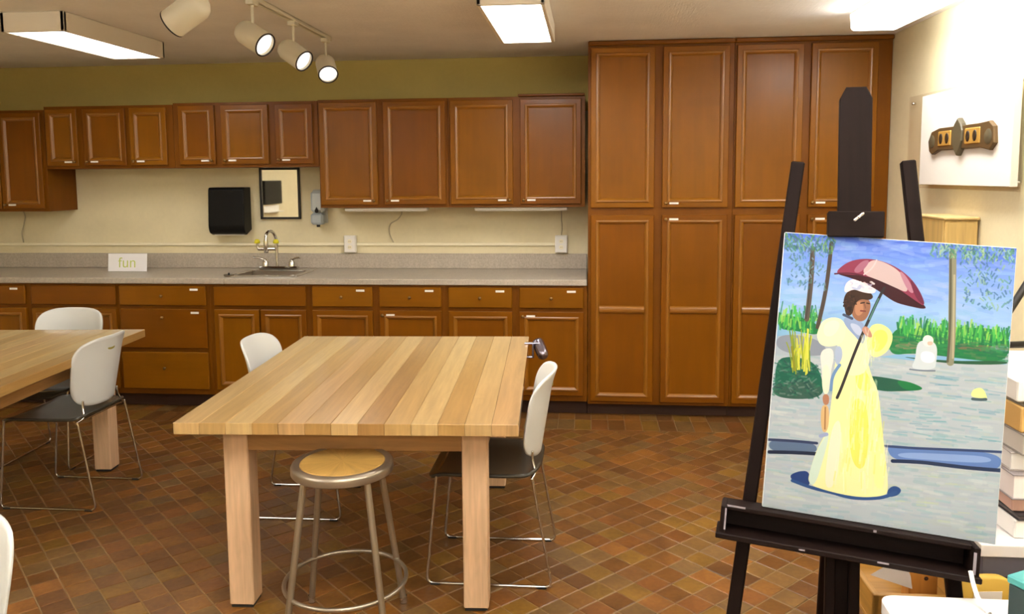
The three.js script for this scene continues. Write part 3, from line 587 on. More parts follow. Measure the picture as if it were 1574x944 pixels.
// ---------- easel and painting ----------
const EO = [0.6063, 0.8555, -1.7135], EYAW = -0.2014, ETILT = -0.1568, EROLL = -0.0593;
{
  const g = thing('easel', 'dark brown wooden easel holding the painting', 'easel', [EO[0], 0, EO[2]], EYAW);
  const T = new THREE.Matrix4().makeTranslation(0, EO[1], 0).multiply(new THREE.Matrix4().makeRotationX(ETILT));
  const B = (q) => q.applyMatrix4(T);                                   // from the leaning board frame
  const BR = (q) => B(q.applyMatrix4(new THREE.Matrix4().makeRotationZ(EROLL)));
  const slat = (x0, y0, x1, y1, w, d, z) => { const L = Math.hypot(x1 - x0, y1 - y0); return cbox(w, L, d, 0.003, 1).rotateZ(-Math.atan2(x1 - x0, y1 - y0)).translate((x0 + x1) / 2, (y0 + y1) / 2, z); };
  const ms = new THREE.Shape(); ms.moveTo(-0.0325, 0.02); ms.lineTo(0.0325, 0.02); ms.lineTo(0.0325, 0.925); ms.lineTo(0.02, 0.95); ms.lineTo(-0.02, 0.95); ms.lineTo(-0.0325, 0.925); ms.closePath();
  part('mast', B(uvGrain(new THREE.ExtrudeGeometry(ms, { depth: 0.018, bevelEnabled: true, bevelSize: 0.0015, bevelThickness: 0.0015, bevelSegments: 1 }).translate(-0.046, 0, -0.042), 1)), M.easel, g);
  for (const s of [-1, 1]) part('post_rail', B(slat(-0.056 + s * 0.0245, -0.8, -0.056 + s * 0.0245, 0.35, 0.022, 0.026, -0.062)), M.easel, g);
  part('post_back', B(slat(-0.056, -0.8, -0.056, 0.35, 0.07, 0.01, -0.082)), M.easel, g);
  const floorY = -0.848;
  part('front_leg', B(slat(-0.355, floorY, -0.164, 0.79, 0.03, 0.026, -0.062)), M.easel, g);
  part('front_leg', B(slat(0.243, floorY, 0.066, 0.79, 0.03, 0.026, -0.062)), M.easel, g);
  part('cross_rail', B(slat(-0.2, 0.48, 0.11, 0.48, 0.045, 0.02, -0.086)), M.easel, g);
  part('cross_rail', B(slat(-0.32, -0.5, 0.21, -0.5, 0.045, 0.02, -0.086)), M.easel, g);
  // rear leg reaching back to the floor
  { const a = new THREE.Vector3(-0.05, 0.5, -0.105).applyMatrix4(T), c = new THREE.Vector3(-0.05, 0.012, -0.62); const d = a.clone().sub(c), L = d.length();
    part('rear_leg', cbox(0.04, L, 0.022, 0.003, 1).applyQuaternion(new THREE.Quaternion().setFromUnitVectors(new THREE.Vector3(0, 1, 0), d.normalize())).translate((a.x + c.x) / 2, (a.y + c.y) / 2, (a.z + c.z) / 2), M.easel, g); }
  const cl = part('top_clamp', B(cbox(0.114, 0.056, 0.034, 0.002, 0).translate(-0.046, 0.641, -0.005)), M.easel, g);
  part('wing_screw', B(merge([rod([[-0.042, 0.655, 0.01], [-0.042, 0.655, 0.025]], 0.004, 0), rod([[-0.05, 0.648, 0.024], [-0.034, 0.662, 0.024]], 0.0035, 0)])), M.chrome, cl);
  // open-fronted tray
  const x0 = -0.313, x1 = 0.19, zf = 0.062, zb = -0.04;
  const tray = part('tray', BR(merge([rbox(x0, x1, -0.012, -0.001, zb, 0.03, 0.002, 0), rbox(x0, x1, -0.068, -0.001, zb, zb + 0.012, 0.002, 0), rbox(x0 - 0.008, x1 + 0.004, -0.068, -0.056, zb, zf, 0.002, 0)])), M.easel, g);
  part('tray_end', BR(rbox(x0 - 0.001, x0 + 0.012, -0.058, 0.0, zb + 0.012, 0.05, 0.002, 1)), M.easel, g);
  part('tray_end', BR(rbox(x1 - 0.012, x1 + 0.001, -0.058, 0.0, zb + 0.012, 0.05, 0.002, 1)), M.easel, g);
  for (const w of [rbox(x0, x0 + 0.05, -0.0045, -0.0005, 0.0293, 0.0304, 0.0002), rbox(x0 + 0.008, x0 + 0.0116, -0.05, -0.004, 0.0495, 0.0503, 0.0002), rbox(x1 - 0.0116, x1 - 0.006, -0.054, -0.01, 0.0495, 0.0503, 0.0002), rbox(0.002, 0.024, -0.061, -0.0575, 0.0616, 0.0624, 0.0002), rbox(-0.15, -0.138, -0.063, -0.06, 0.0616, 0.0624, 0.0002), rbox(-0.005, 0.001, -0.008, -0.003, 0.0297, 0.0305, 0.0002)]) part('worn_paint', BR(w), M.easelWorn, tray);
  part('tray_screw', B(lathe([[0.0005, 0.004], [0.006, 0.003], [0.008, 0]], 12).rotateX(Math.PI / 2).translate(-0.05, -0.085, -0.049)), M.chrome, g);
}
// brush shapes of the painting: 0 straight outline, 1 rounded outline, 2 stroke with width
const PAINT = [[0,"#a9b6c2",[4,366,203,320,723,317,722,381,654,366,391,384,283,415,-7,443]],[0,"#b4bec6",[-5,433,736,379,721,974,-16,976]],[1,"#1b7a43",[369,296,439,295,544,275,719,265,721,375,603,377,445,372,359,394]],[1,"#6f6a4c",[569,328,642,326,703,325,694,344,591,349,565,344]],[1,"#76805c",[383,349,453,335,475,351,423,366,379,365]],[1,"#7a94a0",[662,324,718,318,719,341,668,341]],[1,"#22563a",[370,390,547,390,716,367,719,381,547,399]],[1,"#157541",[4,290,63,291,128,303,143,351,67,340,2,341]],[1,"#8a93a3",[0,354,143,357,183,421,3,423]],[1,"#0f5f4a",[2,448,56,429,133,439,167,509,165,564,11,584]],[1,"#2e5a4c",[3,525,161,505,165,566,5,584]],[1,"#1c5a45",[298,467,354,466,430,472,488,491,416,506,346,515,312,502]],[1,"#12783f",[387,471,435,471,488,491,422,505]],[1,"#5b7292",[2,728,69,721,160,717,163,756,8,770]],[1,"#5f80bd",[375,691,429,686,520,685,719,664,721,724,627,730,523,728,401,741]],[1,"#8aa6dc",[415,709,572,692,690,682,692,705,522,720,416,727]],[2,"#27355c",9,[0,728,69,721,160,717]],[2,"#16233f",12,[8,770,83,760,163,753]],[2,"#2c3f6c",8,[373,695,440,691,519,683,623,672,719,663]],[2,"#1f2f52",12,[401,741,470,732,549,730,627,729,723,722]],[2,"#5c5148",16,[96,49,99,143,98,225,95,297]],[2,"#463d38",5,[93,68,97,218,92,294]],[2,"#4c3f38",13,[155,26,154,113,147,220,132,321]],[2,"#8d8a72",22,[534,27,540,123,545,224,551,307,551,393]],[2,"#5e5b48",7,[528,34,537,165,544,307,543,391]],[2,"#b3ab8c",6,[544,104,551,235,558,377]],[1,"#cfd9e0",[446,348,458,329,495,328,510,347,510,394,507,424,432,430,446,396]],[1,"#f0ece6",[465,316,480,308,497,318,496,342,475,351,463,334]],[1,"#e6b8a8",[477,331,495,329,495,342,480,345]],[1,"#ffffff",[460,364,503,365,505,401,463,403]],[2,"#6d7c8c",5,[432,430,465,431,507,426]],[1,"#e8ec9a",[618,486,628,468,653,463,668,495,663,498,622,499]],[2,"#3f5660",9,[625,504,645,504,663,500]],[1,"#1f3d7c",[76,843,106,821,145,814,150,871,109,865]],[1,"#234b86",[391,838,412,819,437,830,425,853,393,864]],[2,"#274f8a",11,[91,856,150,871,218,875,274,884,329,879,383,866,419,842]],[1,"#f1efad",[208,381,258,369,294,402,315,466,341,513,360,634,383,756,394,831,390,858,329,875,274,878,206,873,140,860,145,811,162,735,191,670,197,535,197,532,196,444]],[1,"#cfe4d6",[191,676,162,741,145,811,143,857,166,862,186,762,198,687]],[1,"#f4ecd0",[206,643,232,622,237,754,228,858,194,864,197,748]],[1,"#eae96a",[260,545,305,551,325,669,317,790,277,772,258,666]],[1,"#f0f3a4",[312,502,342,528,365,663,391,832,348,845,330,668]],[1,"#e9e870",[261,411,309,467,324,516,269,523]],[1,"#f3efc0",[194,314,230,298,276,312,301,358,307,430,288,469,232,476,211,417,195,358]],[1,"#eff0c6",[135,327,144,298,177,279,212,285,226,317,218,367,180,384,145,382,131,352]],[1,"#f7f3d4",[151,307,184,288,207,301,188,346,154,350]],[1,"#e7e3dc",[144,400,185,383,194,419,186,463,191,533,166,536,158,467]],[1,"#efe9cf",[156,448,182,444,189,545,164,548]],[1,"#a9b9d6",[191,383,213,374,222,416,202,455]],[2,"#6c93c2",10,[213,442,192,475,191,530]],[1,"#eef09a",[297,297,329,285,364,303,374,332,363,375,332,403,305,400,290,359]],[1,"#e8ec6c",[309,314,347,304,361,339,337,384,309,382]],[1,"#8fa4cc",[211,276,251,281,285,293,286,372,255,339,219,306]],[1,"#b9c4e2",[229,292,269,300,278,336,255,333]],[1,"#9a6a50",[236,230,256,203,290,206,298,236,285,280,263,289,239,273]],[1,"#b98363",[247,223,268,215,277,251,261,271,247,260]],[1,"#3a2418",[207,220,216,189,243,177,288,182,304,199,291,212,262,209,244,229,241,266,222,274,215,251]],[2,"#2a1a14",4,[264,224,275,221]],[2,"#2a1a14",4,[283,222,291,223]],[2,"#7c3d38",5,[266,250,280,250]],[2,"#83543f",4,[276,226,280,239]],[2,"#43506e",9,[213,269,240,279]],[1,"#e6dbe6",[207,183,213,155,240,140,269,150,310,168,306,189,266,187,238,177,213,195]],[1,"#b5bfe0",[225,163,247,149,265,166,255,182,232,178]],[1,"#f4e4e6",[270,165,305,174,300,187,272,183]],[1,"#3a0d18",[174,130,218,139,275,155,321,179,368,211,412,219,464,226,466,214,409,177,318,136,239,118]],[1,"#8c3350",[173,130,198,97,236,75,291,69,348,82,399,111,440,156,467,220,432,199,375,162,319,139,262,129,217,130]],[1,"#cbb3b4",[280,75,314,72,371,98,401,135,409,177,370,162,313,140,256,123]],[1,"#a86a80",[258,77,286,74,256,123,228,119]],[1,"#b77f94",[371,98,399,117,431,175,409,174]],[1,"#6b1f3e",[405,116,446,167,466,217,432,193]],[2,"#d9c3c6",5,[303,73,294,101,267,125]],[2,"#5a1830",5,[174,131,217,123,262,129]],[2,"#2d2a2c",9,[334,165,318,204,295,273,272,343,250,419,224,520,213,554]],[2,"#4b7f72",5,[318,204,295,276]],[1,"#c08a78",[273,306,291,298,311,333,300,340,277,324]],[1,"#b07a5e",[165,548,187,545,189,582,170,584]],[1,"#d9b27c",[162,585,191,581,194,673,171,679]],[2,"#a57c4c",5,[178,592,182,665]],[2,"#9ba8d2",12,[170,691,189,682]],[2,"#6f8f2e",4,[70,454,59,416,42,342]],[2,"#b9c42e",3,[81,471,83,414,87,359]],[2,"#d3d648",3,[106,489,104,411,104,332]],[2,"#d3d648",3,[94,451,86,413,74,355]],[2,"#d3d648",3,[111,483,111,410,116,354]],[2,"#8fa02a",4,[80,459,71,415,62,406]],[2,"#d3d648",3,[108,487,108,411,114,372]],[2,"#8fa02a",4,[110,462,110,410,112,351]],[2,"#d3d648",3,[83,449,74,414,63,369]],[2,"#6f8f2e",6,[117,458,112,410,110,404]],[2,"#8fa02a",6,[69,478,62,416,53,356]],[2,"#d3d648",6,[79,473,77,414,80,400]],[2,"#8fa02a",4,[64,485,50,417,35,384]],[2,"#8fa02a",4,[71,469,63,416,51,339]],[2,"#d3d648",6,[100,476,100,412,103,355]],[2,"#8fa02a",6,[76,466,68,415,61,406]],[2,"#d3d648",6,[93,453,94,412,96,364]],[2,"#8fa02a",4,[66,475,58,416,49,363]],[2,"#d3d648",4,[85,473,77,414,68,367]],[2,"#b9c42e",3,[68,450,71,415,77,388]],[2,"#b9c42e",6,[93,468,95,412,100,349]],[2,"#d3d648",4,[118,473,106,411,90,347]],[2,"#6f8f2e",3,[68,457,63,416,56,369]],[2,"#8fa02a",4,[95,453,89,413,80,336]],[2,"#8fa02a",4,[74,489,67,415,60,345]],[2,"#b9c42e",6,[60,467,61,416,69,401]],[2,"#8a8a1c",8,[69,477,54,398]],[2,"#d9dc52",6,[109,429,101,331]]];
{
  const cw = 720, ch = 960, cv = document.createElement('canvas'); cv.width = cw; cv.height = ch; const c = cv.getContext('2d');
  const dab = (x, y, l, w, a, col, al) => { c.globalAlpha = al; c.strokeStyle = col; c.lineWidth = w; c.lineCap = 'round'; c.beginPath(); c.moveTo(x - Math.cos(a) * l / 2, y - Math.sin(a) * l / 2); c.lineTo(x + Math.cos(a) * l / 2, y + Math.sin(a) * l / 2); c.stroke(); c.globalAlpha = 1; };
  const pick = (a) => a[Math.floor(rnd() * a.length)];
  const sky = c.createLinearGradient(0, 0, 0, 320); sky.addColorStop(0, '#4a6ad8'); sky.addColorStop(0.35, '#7ea4f0'); sky.addColorStop(0.75, '#9cc2ee'); sky.addColorStop(1, '#86b6de');
  c.fillStyle = sky; c.fillRect(0, 0, cw, 420);
  c.fillStyle = '#b4bec6'; c.fillRect(0, 400, cw, 560);
  for (let i = 0; i < 260; i++) dab(rr(0, cw), rr(0, 300), rr(30, 110), rr(8, 20), rr(-0.3, 0.3), pick(['#8fb2f4', '#a9c8f4', '#6f92ea', '#b4c4f0', '#7fb4e0']), 0.22);
  const under = PAINT.slice(0, 2), over = PAINT.slice(2);
  const run = (list) => { for (const o of list) {
    if (o[0] === 2) { c.strokeStyle = o[1]; c.lineWidth = o[2]; c.lineCap = 'round'; c.lineJoin = 'round'; c.beginPath(); const p = o[3]; c.moveTo(p[0], p[1]); for (let i = 2; i < p.length - 2; i += 2) c.quadraticCurveTo(p[i], p[i + 1], (p[i] + p[i + 2]) / 2, (p[i + 1] + p[i + 3]) / 2); c.lineTo(p[p.length - 2], p[p.length - 1]); c.stroke(); continue; }
    const p = o[2], n = p.length / 2; c.fillStyle = o[1]; c.beginPath();
    if (o[0] === 0) { c.moveTo(p[0], p[1]); for (let i = 1; i < n; i++) c.lineTo(p[2 * i], p[2 * i + 1]); }
    else { const mid = (i) => [(p[2 * (i % n)] + p[2 * ((i + 1) % n)]) / 2, (p[2 * (i % n) + 1] + p[2 * ((i + 1) % n) + 1]) / 2]; const s = mid(0); c.moveTo(s[0], s[1]); for (let i = 1; i <= n; i++) { const m = mid(i); const q = i % n; c.quadraticCurveTo(p[2 * q] , p[2 * q + 1], m[0], m[1]); } }
    c.closePath(); c.fill();
  } };
  run(under);
  for (let i = 0; i < 900; i++) { const y = rr(400, 955); dab(rr(0, cw), y, rr(15, 80), rr(4, 12), rr(-0.14, 0.08), pick(['#b9c8cc', '#9fc0cc', '#c8cdd2', '#8fb6c2', '#b7c4b2', '#cfd2d6', '#a8b3c4', '#7fb0b4', '#d4d8d4']), 0.3); }
  for (let i = 0; i < 70; i++) dab(rr(380, 700), rr(440, 660), rr(20, 70), rr(3, 6), rr(-0.1, 0.06), pick(['#4f9aa6', '#6cb2c0', '#5a93b0']), 0.35);
  for (let i = 0; i < 40; i++) dab(rr(20, 700), rr(760, 950), rr(15, 50), rr(4, 8), rr(-0.12, 0.06), pick(['#8fc0c4', '#a9b8d2', '#c2d0a8']), 0.4);
  // grass blades of both hedges
  const grass = (x0, x1, yb, h, n) => { for (let i = 0; i < n; i++) { const x = rr(x0, x1); dab(x, yb - rr(0.2, 1) * h, rr(18, 46), rr(3, 7), -Math.PI / 2 + rr(-0.25, 0.25), pick(['#2fa04a', '#4cbc4e', '#1d7d46', '#7fd05a', '#167040', '#a6d65a']), 0.75); } };
  const ground = over.findIndex((o) => o[1] === '#5c5148'), figure = over.findIndex((o) => o[1] === '#cfd9e0');
  run(over.slice(0, ground));
  grass(0, 140, 345, 80, 90); grass(385, 720, 330, 62, 230);
  for (let i = 0; i < 160; i++) dab(rr(380, 715), rr(310, 372), rr(10, 40), rr(4, 9), rr(-0.2, 0.2), pick(['#157a44', '#0f6a4a', '#2c8c50', '#5f7a50']), 0.5);
  for (let i = 0; i < 200; i++) dab(rr(0, 150), rr(450, 570), rr(6, 22), rr(3, 7), rr(-1, 1), pick(['#0f5b48', '#2a7a5c', '#3a5a50', '#7d8a80', '#184a44']), 0.6);
  run(over.slice(ground, figure));
  // hanging leaves
  const leaves = (x0, x1, y0, y1, n, cols) => { for (let i = 0; i < n; i++) dab(rr(x0, x1), rr(y0, y1), rr(5, 15), rr(3, 6), rr(0.6, 2.4), pick(cols), 0.65); };
  leaves(0, 165, 0, 60, 190, ['#3f7a5a', '#5a9a64', '#2f6a6a', '#7fae5a', '#4c6a8c']); leaves(20, 150, 50, 190, 110, ['#4f86a0', '#5a8a78', '#7fa8c8', '#3f6a78']);
  leaves(470, 715, 0, 45, 200, ['#4f8a6a', '#6aa878', '#8fc0a8', '#3a6a70', '#a8c890']); leaves(560, 712, 40, 205, 130, ['#4a7a90', '#5f9a88', '#8fb88a', '#3f6a8a']);
  run(over.slice(figure));
  for (let i = 0; i < 150; i++) { const y = rr(480, 835), t = (y - 480) / 400; dab(rr(262 - 50 * t, 330 + 85 * t), y, rr(24, 70), rr(3, 7), Math.PI / 2 + rr(-0.12, 0.12), pick(['#f6f3c4', '#ecea8a', '#dfe6b4', '#f4e8cc', '#e6e45c', '#f8f6de']), 0.35); }
  for (let i = 0; i < 40; i++) dab(rr(275, 330), rr(310, 430), rr(10, 24), rr(3, 6), Math.PI / 2 + rr(-0.4, 0.4), pick(['#f6f3d4', '#ecebaa', '#dfe0dc']), 0.35);
  for (let i = 0; i < 46; i++) { const a = rr(0, 6.28), k = rr(0.5, 1.1); dab(228 + Math.cos(a) * 17 * k, 224 + Math.sin(a) * 30 * k, rr(5, 10), rr(4, 7), rr(0, 3.1), pick(['#2c1a12', '#3a2418', '#4a2e1e', '#241510']), rnd() < 0.5 && a < 1.6 ? 0 : 0.85); }
  for (let i = 0; i < 26; i++) dab(rr(218, 300), rr(150, 172), rr(6, 14), rr(4, 8), rr(-0.8, 0.8), pick(['#f2e8ee', '#c4cbe6', '#ead0d6', '#ffffff', '#aeb8dc']), 0.55);
  const map = new THREE.CanvasTexture(cv); map.colorSpace = THREE.SRGBColorSpace;
  const g = thing('painting', 'painting of a woman in a yellow dress under a parasol, on the easel', 'painting', EO, 0);
  g.rotation.set(0, 0, 0); g.quaternion.setFromRotationMatrix(new THREE.Matrix4().makeRotationY(EYAW).multiply(new THREE.Matrix4().makeRotationX(ETILT)).multiply(new THREE.Matrix4().makeRotationZ(EROLL)));
  part('stretched_canvas', cbox(0.4572, 0.61, 0.019, 0.002).translate(0, 0.305, -0.0098), std('#e9eae8', 0.7), g);
  const face = new THREE.PlaneGeometry(0.4552, 0.608).translate(0, 0.305, 0.0002);
  part('painted_face', face, phys('#cccccc', 0.5, { map, specularIntensity: 0.5 }), g);
}

// ---------- right wall ----------
{
  const g = thing('wall_artwork', 'white framed panel with an ornate gold band on the right wall', 'artwork', [XR, 1.535, -4.18]);
  part('acrylic_sheet', rbox(-0.024, -0.018, -0.02, 0.5, -0.75, 0.5, 0.001), M.clear, g);
  for (const z of [-0.72, 0.46]) for (const y of [0.02, 0.46]) part('standoff', lathe([[0.0005, 0.018], [0.008, 0.018], [0.008, 0]], 14).rotateZ(Math.PI / 2).translate(0, y, z), M.chrome, g);
  part('panel', rbox(-0.06, -0.025, 0, 0.478, -0.475, 0.49, 0.003), std('#ebe6de', 0.6), g);
  // relief: band, end scrolls, pointed boss, four eyelets
  const bronze = std('#6d5636', 0.45, { metalness: 0.5 }), gold = std('#c79a4a', 0.4, { metalness: 0.4 }), jade = std('#544c38', 0.4);
  const X = -0.061;
  const rel = (name, geo, m) => part(name, geo.rotateY(-Math.PI / 2).translate(X, 0.238, 0.02), m, g);
  const band = new THREE.Shape(); [[-0.33, -0.06], [-0.3, -0.075], [-0.22, -0.055], [0.22, -0.055], [0.31, -0.07], [0.35, -0.04], [0.34, 0.03], [0.3, 0.055], [0.2, 0.05], [-0.22, 0.05], [-0.31, 0.035], [-0.345, -0.01]].forEach(([a, q], i) => (i ? band.lineTo(a, q) : band.moveTo(a, q)));
  rel('ornament_band', new THREE.ExtrudeGeometry(band, { depth: 0.012, bevelEnabled: true, bevelSize: 0.004, bevelThickness: 0.006, bevelSegments: 2 }), bronze);
  for (const [a, q] of [[-0.22, -0.075], [0.075, 0.225]]) rel('gold_inlay', rbox(a, q, -0.04, 0.036, 0.012, 0.022, 0.004), gold);
  const boss = new THREE.Shape(); [[0, -0.085], [0.03, -0.055], [0.048, -0.02], [0.048, 0.028], [0.03, 0.06], [0, 0.085], [-0.03, 0.06], [-0.048, 0.028], [-0.048, -0.02], [-0.03, -0.055]].forEach(([a, q], i) => (i ? boss.lineTo(a, q) : boss.moveTo(a, q)));
  rel('pointed_boss', new THREE.ExtrudeGeometry(boss, { depth: 0.014, bevelEnabled: true, bevelSize: 0.005, bevelThickness: 0.012, bevelSegments: 3 }), jade);
  for (const a of [-0.185, -0.115, 0.11, 0.18]) rel('eyelet', lathe([[0.0005, 0.004], [0.012, 0.006], [0.019, 0.003], [0.02, 0]], 20).scale(1, 1, 1.35).rotateX(Math.PI / 2).translate(a, -0.002, 0.021), std('#2b2118', 0.4));
  for (const s of [-1, 1]) rel('end_scroll', lathe([[0.0005, 0.01], [0.03, 0.008], [0.04, 0]], 22).rotateX(Math.PI / 2).translate(s * 0.3, -0.012, 0.014), jade);
}
{
  const g = thing('side_cabinet', 'narrow pale wooden cabinet against the right wall behind the painting', 'cabinet', [1.79, 0, -4.23]);
  const m = std('#d6b978', 0.5, { map: tableGrain });
  part('body', rbox(-0.08, 0.082, 0, 1.372, -0.17, 0.155, 0.003), m, g); part('top', rbox(-0.084, 0.083, 1.372, 1.386, -0.174, 0.175, 0.004, 0), std('#e0c892', 0.45, { map: tableGrain }), g);  // paler top: highlight along its edge put into the colour
  part('door', rbox(-0.074, 0.076, 0.06, 1.362, 0.155, 0.169, 0.004), m, g);
}

// ---------- white tables and clutter at the lower right ----------
function whiteTable(label, x0, x1, z0, z1, h, legs) {
  const g = thing('white_table', label, 'table', [(x0 + x1) / 2, 0, (z0 + z1) / 2]); const s = (q) => q.translate(-g.position.x, 0, -g.position.z);
  const sh = new THREE.Shape(), r = 0.035; sh.moveTo(x0 + r, z0); sh.lineTo(x1, z0); sh.lineTo(x1, z1); sh.lineTo(x0, z1); sh.lineTo(x0, z0 + r); sh.quadraticCurveTo(x0, z0, x0 + r, z0);
  part('top', s(new THREE.ExtrudeGeometry(sh, { depth: 0.024, bevelEnabled: true, bevelSize: 0.002, bevelThickness: 0.002, bevelSegments: 2 }).rotateX(Math.PI / 2).translate(0, h - 0.002, 0)), phys('#e9e4e2', 0.3), g);
  const grey = std('#5c5a66', 0.5);
  part('apron', s(rbox(x0 + 0.005, x1 - 0.005, h - 0.078, h - 0.027, z1 - 0.03, z1 - 0.004, 0.002)), grey, g); part('apron', s(rbox(x0 + 0.05, x1 - 0.05, h - 0.1, h - 0.028, z0 + 0.025, z0 + 0.05, 0.002)), grey, g);
  for (const x of legs) for (const z of [z0 + 0.06, z1 - 0.06]) part('leg', s(rbox(x - 0.02, x + 0.02, 0, h - 0.028, z - 0.02, z + 0.02, 0.004)), grey, g);
}
whiteTable('white table by the right wall carrying the stack of paper', 0.9, 1.84, -2.62, -1.868, 0.75, [0.985, 1.78]);
whiteTable('near white table with a rounded corner at the bottom right edge', 0.586, 1.5, -1.62, -0.95, 0.75, [0.68, 1.43]);
{
  let y = 0.75; const cx = 1.215, cz = -2.09;
  const pile = (name, cat, label, h, w, d, col, dx, dz, turn, pages) => {
    const g = thing(name, label, cat, [cx + dx, y, cz + dz], turn, 'stack on the white table');
    if (pages) { part('pages', cbox(w - 0.008, h - 0.004, d - 0.008, 0.001).translate(0, h / 2, 0), std(pages, 0.8), g); part('cover', rbox(-w / 2, w / 2, h - 0.003, h, -d / 2, d / 2, 0.0008), std(col, 0.6), g); part('backing', rbox(-w / 2, w / 2, 0, 0.003, -d / 2, d / 2, 0.0008), std(col, 0.6), g); }
    else part('sheets', cbox(w, h, d, 0.003).translate(0, h / 2, 0), std(col, 0.7), g);
    y += h;
  };
  pile('paper_ream', 'paper', 'thick white paper ream at the bottom of the stack', 0.045, 0.46, 0.36, '#f0ece8', 0, 0, 0.02);
  pile('folder', 'folder', 'thin black folder low in the paper stack', 0.014, 0.45, 0.35, '#2a2224', -0.006, 0.004, 0.05, '#6a6060');
  pile('sketch_pad', 'pad', 'dusty pink drawing pad above the black folder', 0.034, 0.45, 0.35, '#c49c8c', 0.004, 0, -0.03);
  pile('drawing_pad', 'pad', 'white drawing pad with grey covers in mid-stack', 0.06, 0.47, 0.36, '#8d8486', -0.004, 0, 0.02, '#f1e6e4');
  pile('drawing_pad', 'pad', 'white drawing pad under the grey one in the upper stack', 0.045, 0.45, 0.34, '#a39a96', 0.002, 0, -0.05, '#efeae6');
  pile('notebook', 'pad', 'grey covered pad below the tan box', 0.05, 0.45, 0.35, '#8f8680', 0, 0, 0.04, '#cfc6bd');
  pile('shallow_box', 'box', 'tan cardboard box near the top of the stack', 0.06, 0.44, 0.34, '#d8aa62', 0.002, 0, 0.0);
  pile('notebook', 'pad', 'thin grey pad directly on the tan box', 0.012, 0.44, 0.34, '#8a7f72', 0, 0, 0.06, '#b8ad9c');
  pile('paper_ream', 'paper', 'white paper ream on top of the stack', 0.05, 0.44, 0.34, '#f3efe9', -0.004, 0, -0.02);
}
{
  const g = thing('desk_lamp', 'black jointed lamp arm just showing past the painting', 'lamp', [1.36, 0.75, -2.42]);
  part('base', lathe([[0.0005, 0.025], [0.06, 0.022], [0.08, 0.01], [0.082, 0], [0.0005, 0]], 28), M.blackFrame, g);
  part('lower_arm', rod([[0, 0.02, 0], [0.02, 0.36, 0]], 0.012, 0), M.blackFrame, g);
  part('upper_arm', rod([[0.02, 0.36, 0], [-0.23, 0.36, 0.05], [-0.05, 0.66, 0.02]], 0.01, 0.01), M.blackFrame, g);
  part('head', lathe([[0.02, 0.06], [0.03, 0.05], [0.055, -0.02], [0.05, -0.02], [0.028, 0.04]], 26).rotateZ(0.5).translate(-0.05, 0.68, 0.02), M.blackFrame, g);
}
{
  const ply = std('#b98a3c', 0.55, { map: tableGrain });
  const g = thing('wooden_crate', 'open plywood crate on legs behind the easel foot', 'crate', [0.82, 0, -2.13], 0.02);
  const w = 0.125, d = 0.17, y0 = 0.5, y1 = 0.572;
  part('side_board', rbox(-w, w, y0, y1, d - 0.014, d, 0.002, 0), ply, g); part('side_board', rbox(-w, w, y0, y1, -d, -d + 0.014, 0.002, 0), ply, g);
  part('side_board', rbox(-w, -w + 0.014, y0, y1, -d, d, 0.002, 2), ply, g); part('side_board', rbox(w - 0.014, w, y0, y1, -d, d, 0.002, 2), ply, g);
  part('bottom_board', rbox(-w, w, y0 - 0.012, y0, -d, d, 0.002, 0), ply, g);
  for (const sx of [-1, 1]) for (const sz of [-1, 1]) part('leg', rbox(-0.016, 0.016, 0, y0 - 0.012, -0.016, 0.016, 0.002).translate(sx * (w - 0.018), 0, sz * (d - 0.018)), ply, g);
}
{
  const g = thing('wooden_block', 'orange wooden block with two dark holes in the crate', 'wooden block', [0.845, 0.5, -2.06], 0.02);
  part('block', cbox(0.07, 0.128, 0.05, 0.003).translate(0, 0.064, 0), std('#d08f40', 0.5, { map: tableGrain }), g);
  for (const [x, y] of [[0.014, 0.106], [0.006, 0.08]]) part('drilled_hole', lathe([[0.0005, 0.0006], [0.005, 0.0006], [0.0055, 0]], 16).rotateX(Math.PI / 2).translate(x, y, 0.025), std('#3a1d08', 0.8), g);
}
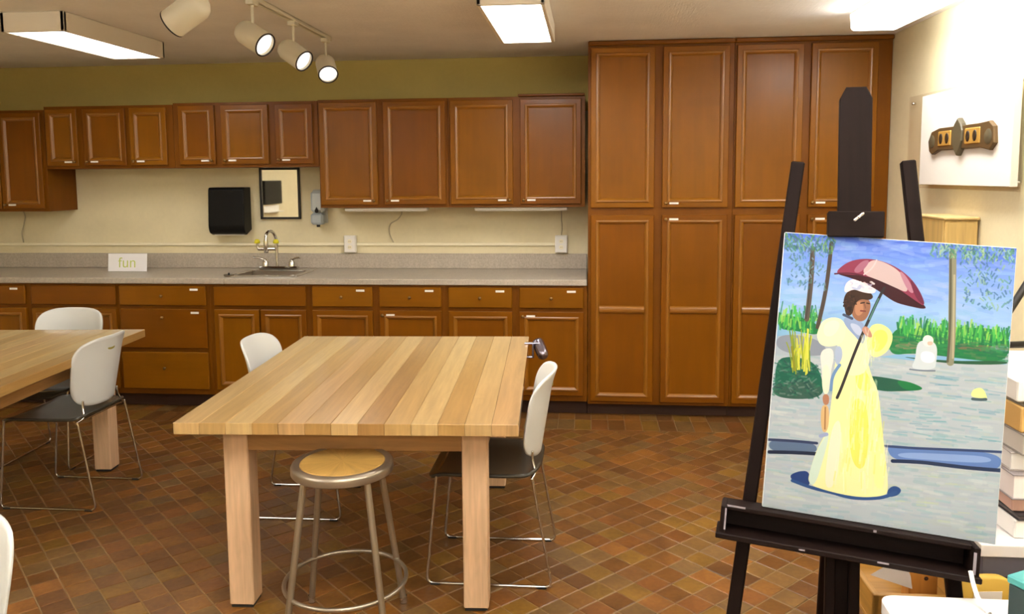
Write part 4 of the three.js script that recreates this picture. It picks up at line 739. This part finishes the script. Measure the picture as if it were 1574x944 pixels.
{
  const s = new THREE.Shape(); s.moveTo(-0.05, 0.02); s.lineTo(0.045, 0.075); s.lineTo(0.05, -0.01); s.closePath();
  solo('paper_scrap', new THREE.ExtrudeGeometry(s, { depth: 0.0015, bevelEnabled: false }), std('#b5a89c', 0.7), 'grey pointed paper scrap sticking out of the crate', 'paper', [0.765, 0.565, -2.03], [-0.3, 0, 0]);
}
{
  const g = thing('padded_envelope', 'yellow envelope with a white label behind the near white table', 'envelope', [0.885, 0.578, -1.84], 0.1);
  part('envelope_body', sheet((u, v) => { const [a, q] = round(u, v, 0.5); return new THREE.Vector3(a * 0.066, 0.055 + q * 0.06, 0.012 * (1 - a * a) * (1 - q * q)); }, 14, 12, 0.02), std('#d9b04a', 0.55), g);
  part('address_label', rbox(-0.024, 0.04, 0.045, 0.085, 0.0212, 0.0222, 0.0003), M.label, g);
  const st = thing('wire_rack', 'thin wire rack that holds the yellow envelope upright', 'rack', [0.885, 0, -1.84], 0.1);
  part('rack_frame', rod([[-0.05, 0.006, -0.02], [-0.05, 0.575, -0.02], [0.05, 0.575, -0.02], [0.05, 0.006, -0.02]], 0.004, 0.015), M.steel, st);
  part('rack_tray', rbox(-0.06, 0.06, 0.57, 0.577, -0.03, 0.028, 0.002), M.steel, st);
  part('rack_foot', merge([rod([[-0.05, 0.005, -0.06], [-0.05, 0.005, 0.05]], 0.005, 0), rod([[0.05, 0.005, -0.06], [0.05, 0.005, 0.05]], 0.005, 0)]), M.steel, st);
}
solo('plastic_strip', curveTube([[0.77, 0.755, -1.555], [0.766, 0.764, -1.59], [0.762, 0.785, -1.605], [0.757, 0.812, -1.61]], 0.0045, 30, 8), std('#f4f0ee', 0.4), 'curved white plastic strip rising from the near white table', 'strip');
{
  const g = thing('teal_box', 'dark teal box at the right edge on the near white table', 'box', [0.905, 0.75, -1.49], 0.5);
  part('box_body', cbox(0.2, 0.09, 0.16, 0.003).translate(0, 0.045, 0), std('#0b2827', 0.5), g);
  part('lid', cbox(0.205, 0.016, 0.165, 0.003).translate(0, 0.098, 0), std('#3f8f8c', 0.5), g);
}
scene.traverse((o) => { if (o.isMesh) { o.castShadow = true; o.receiveShadow = true; } });
renderer.render(scene, camera);
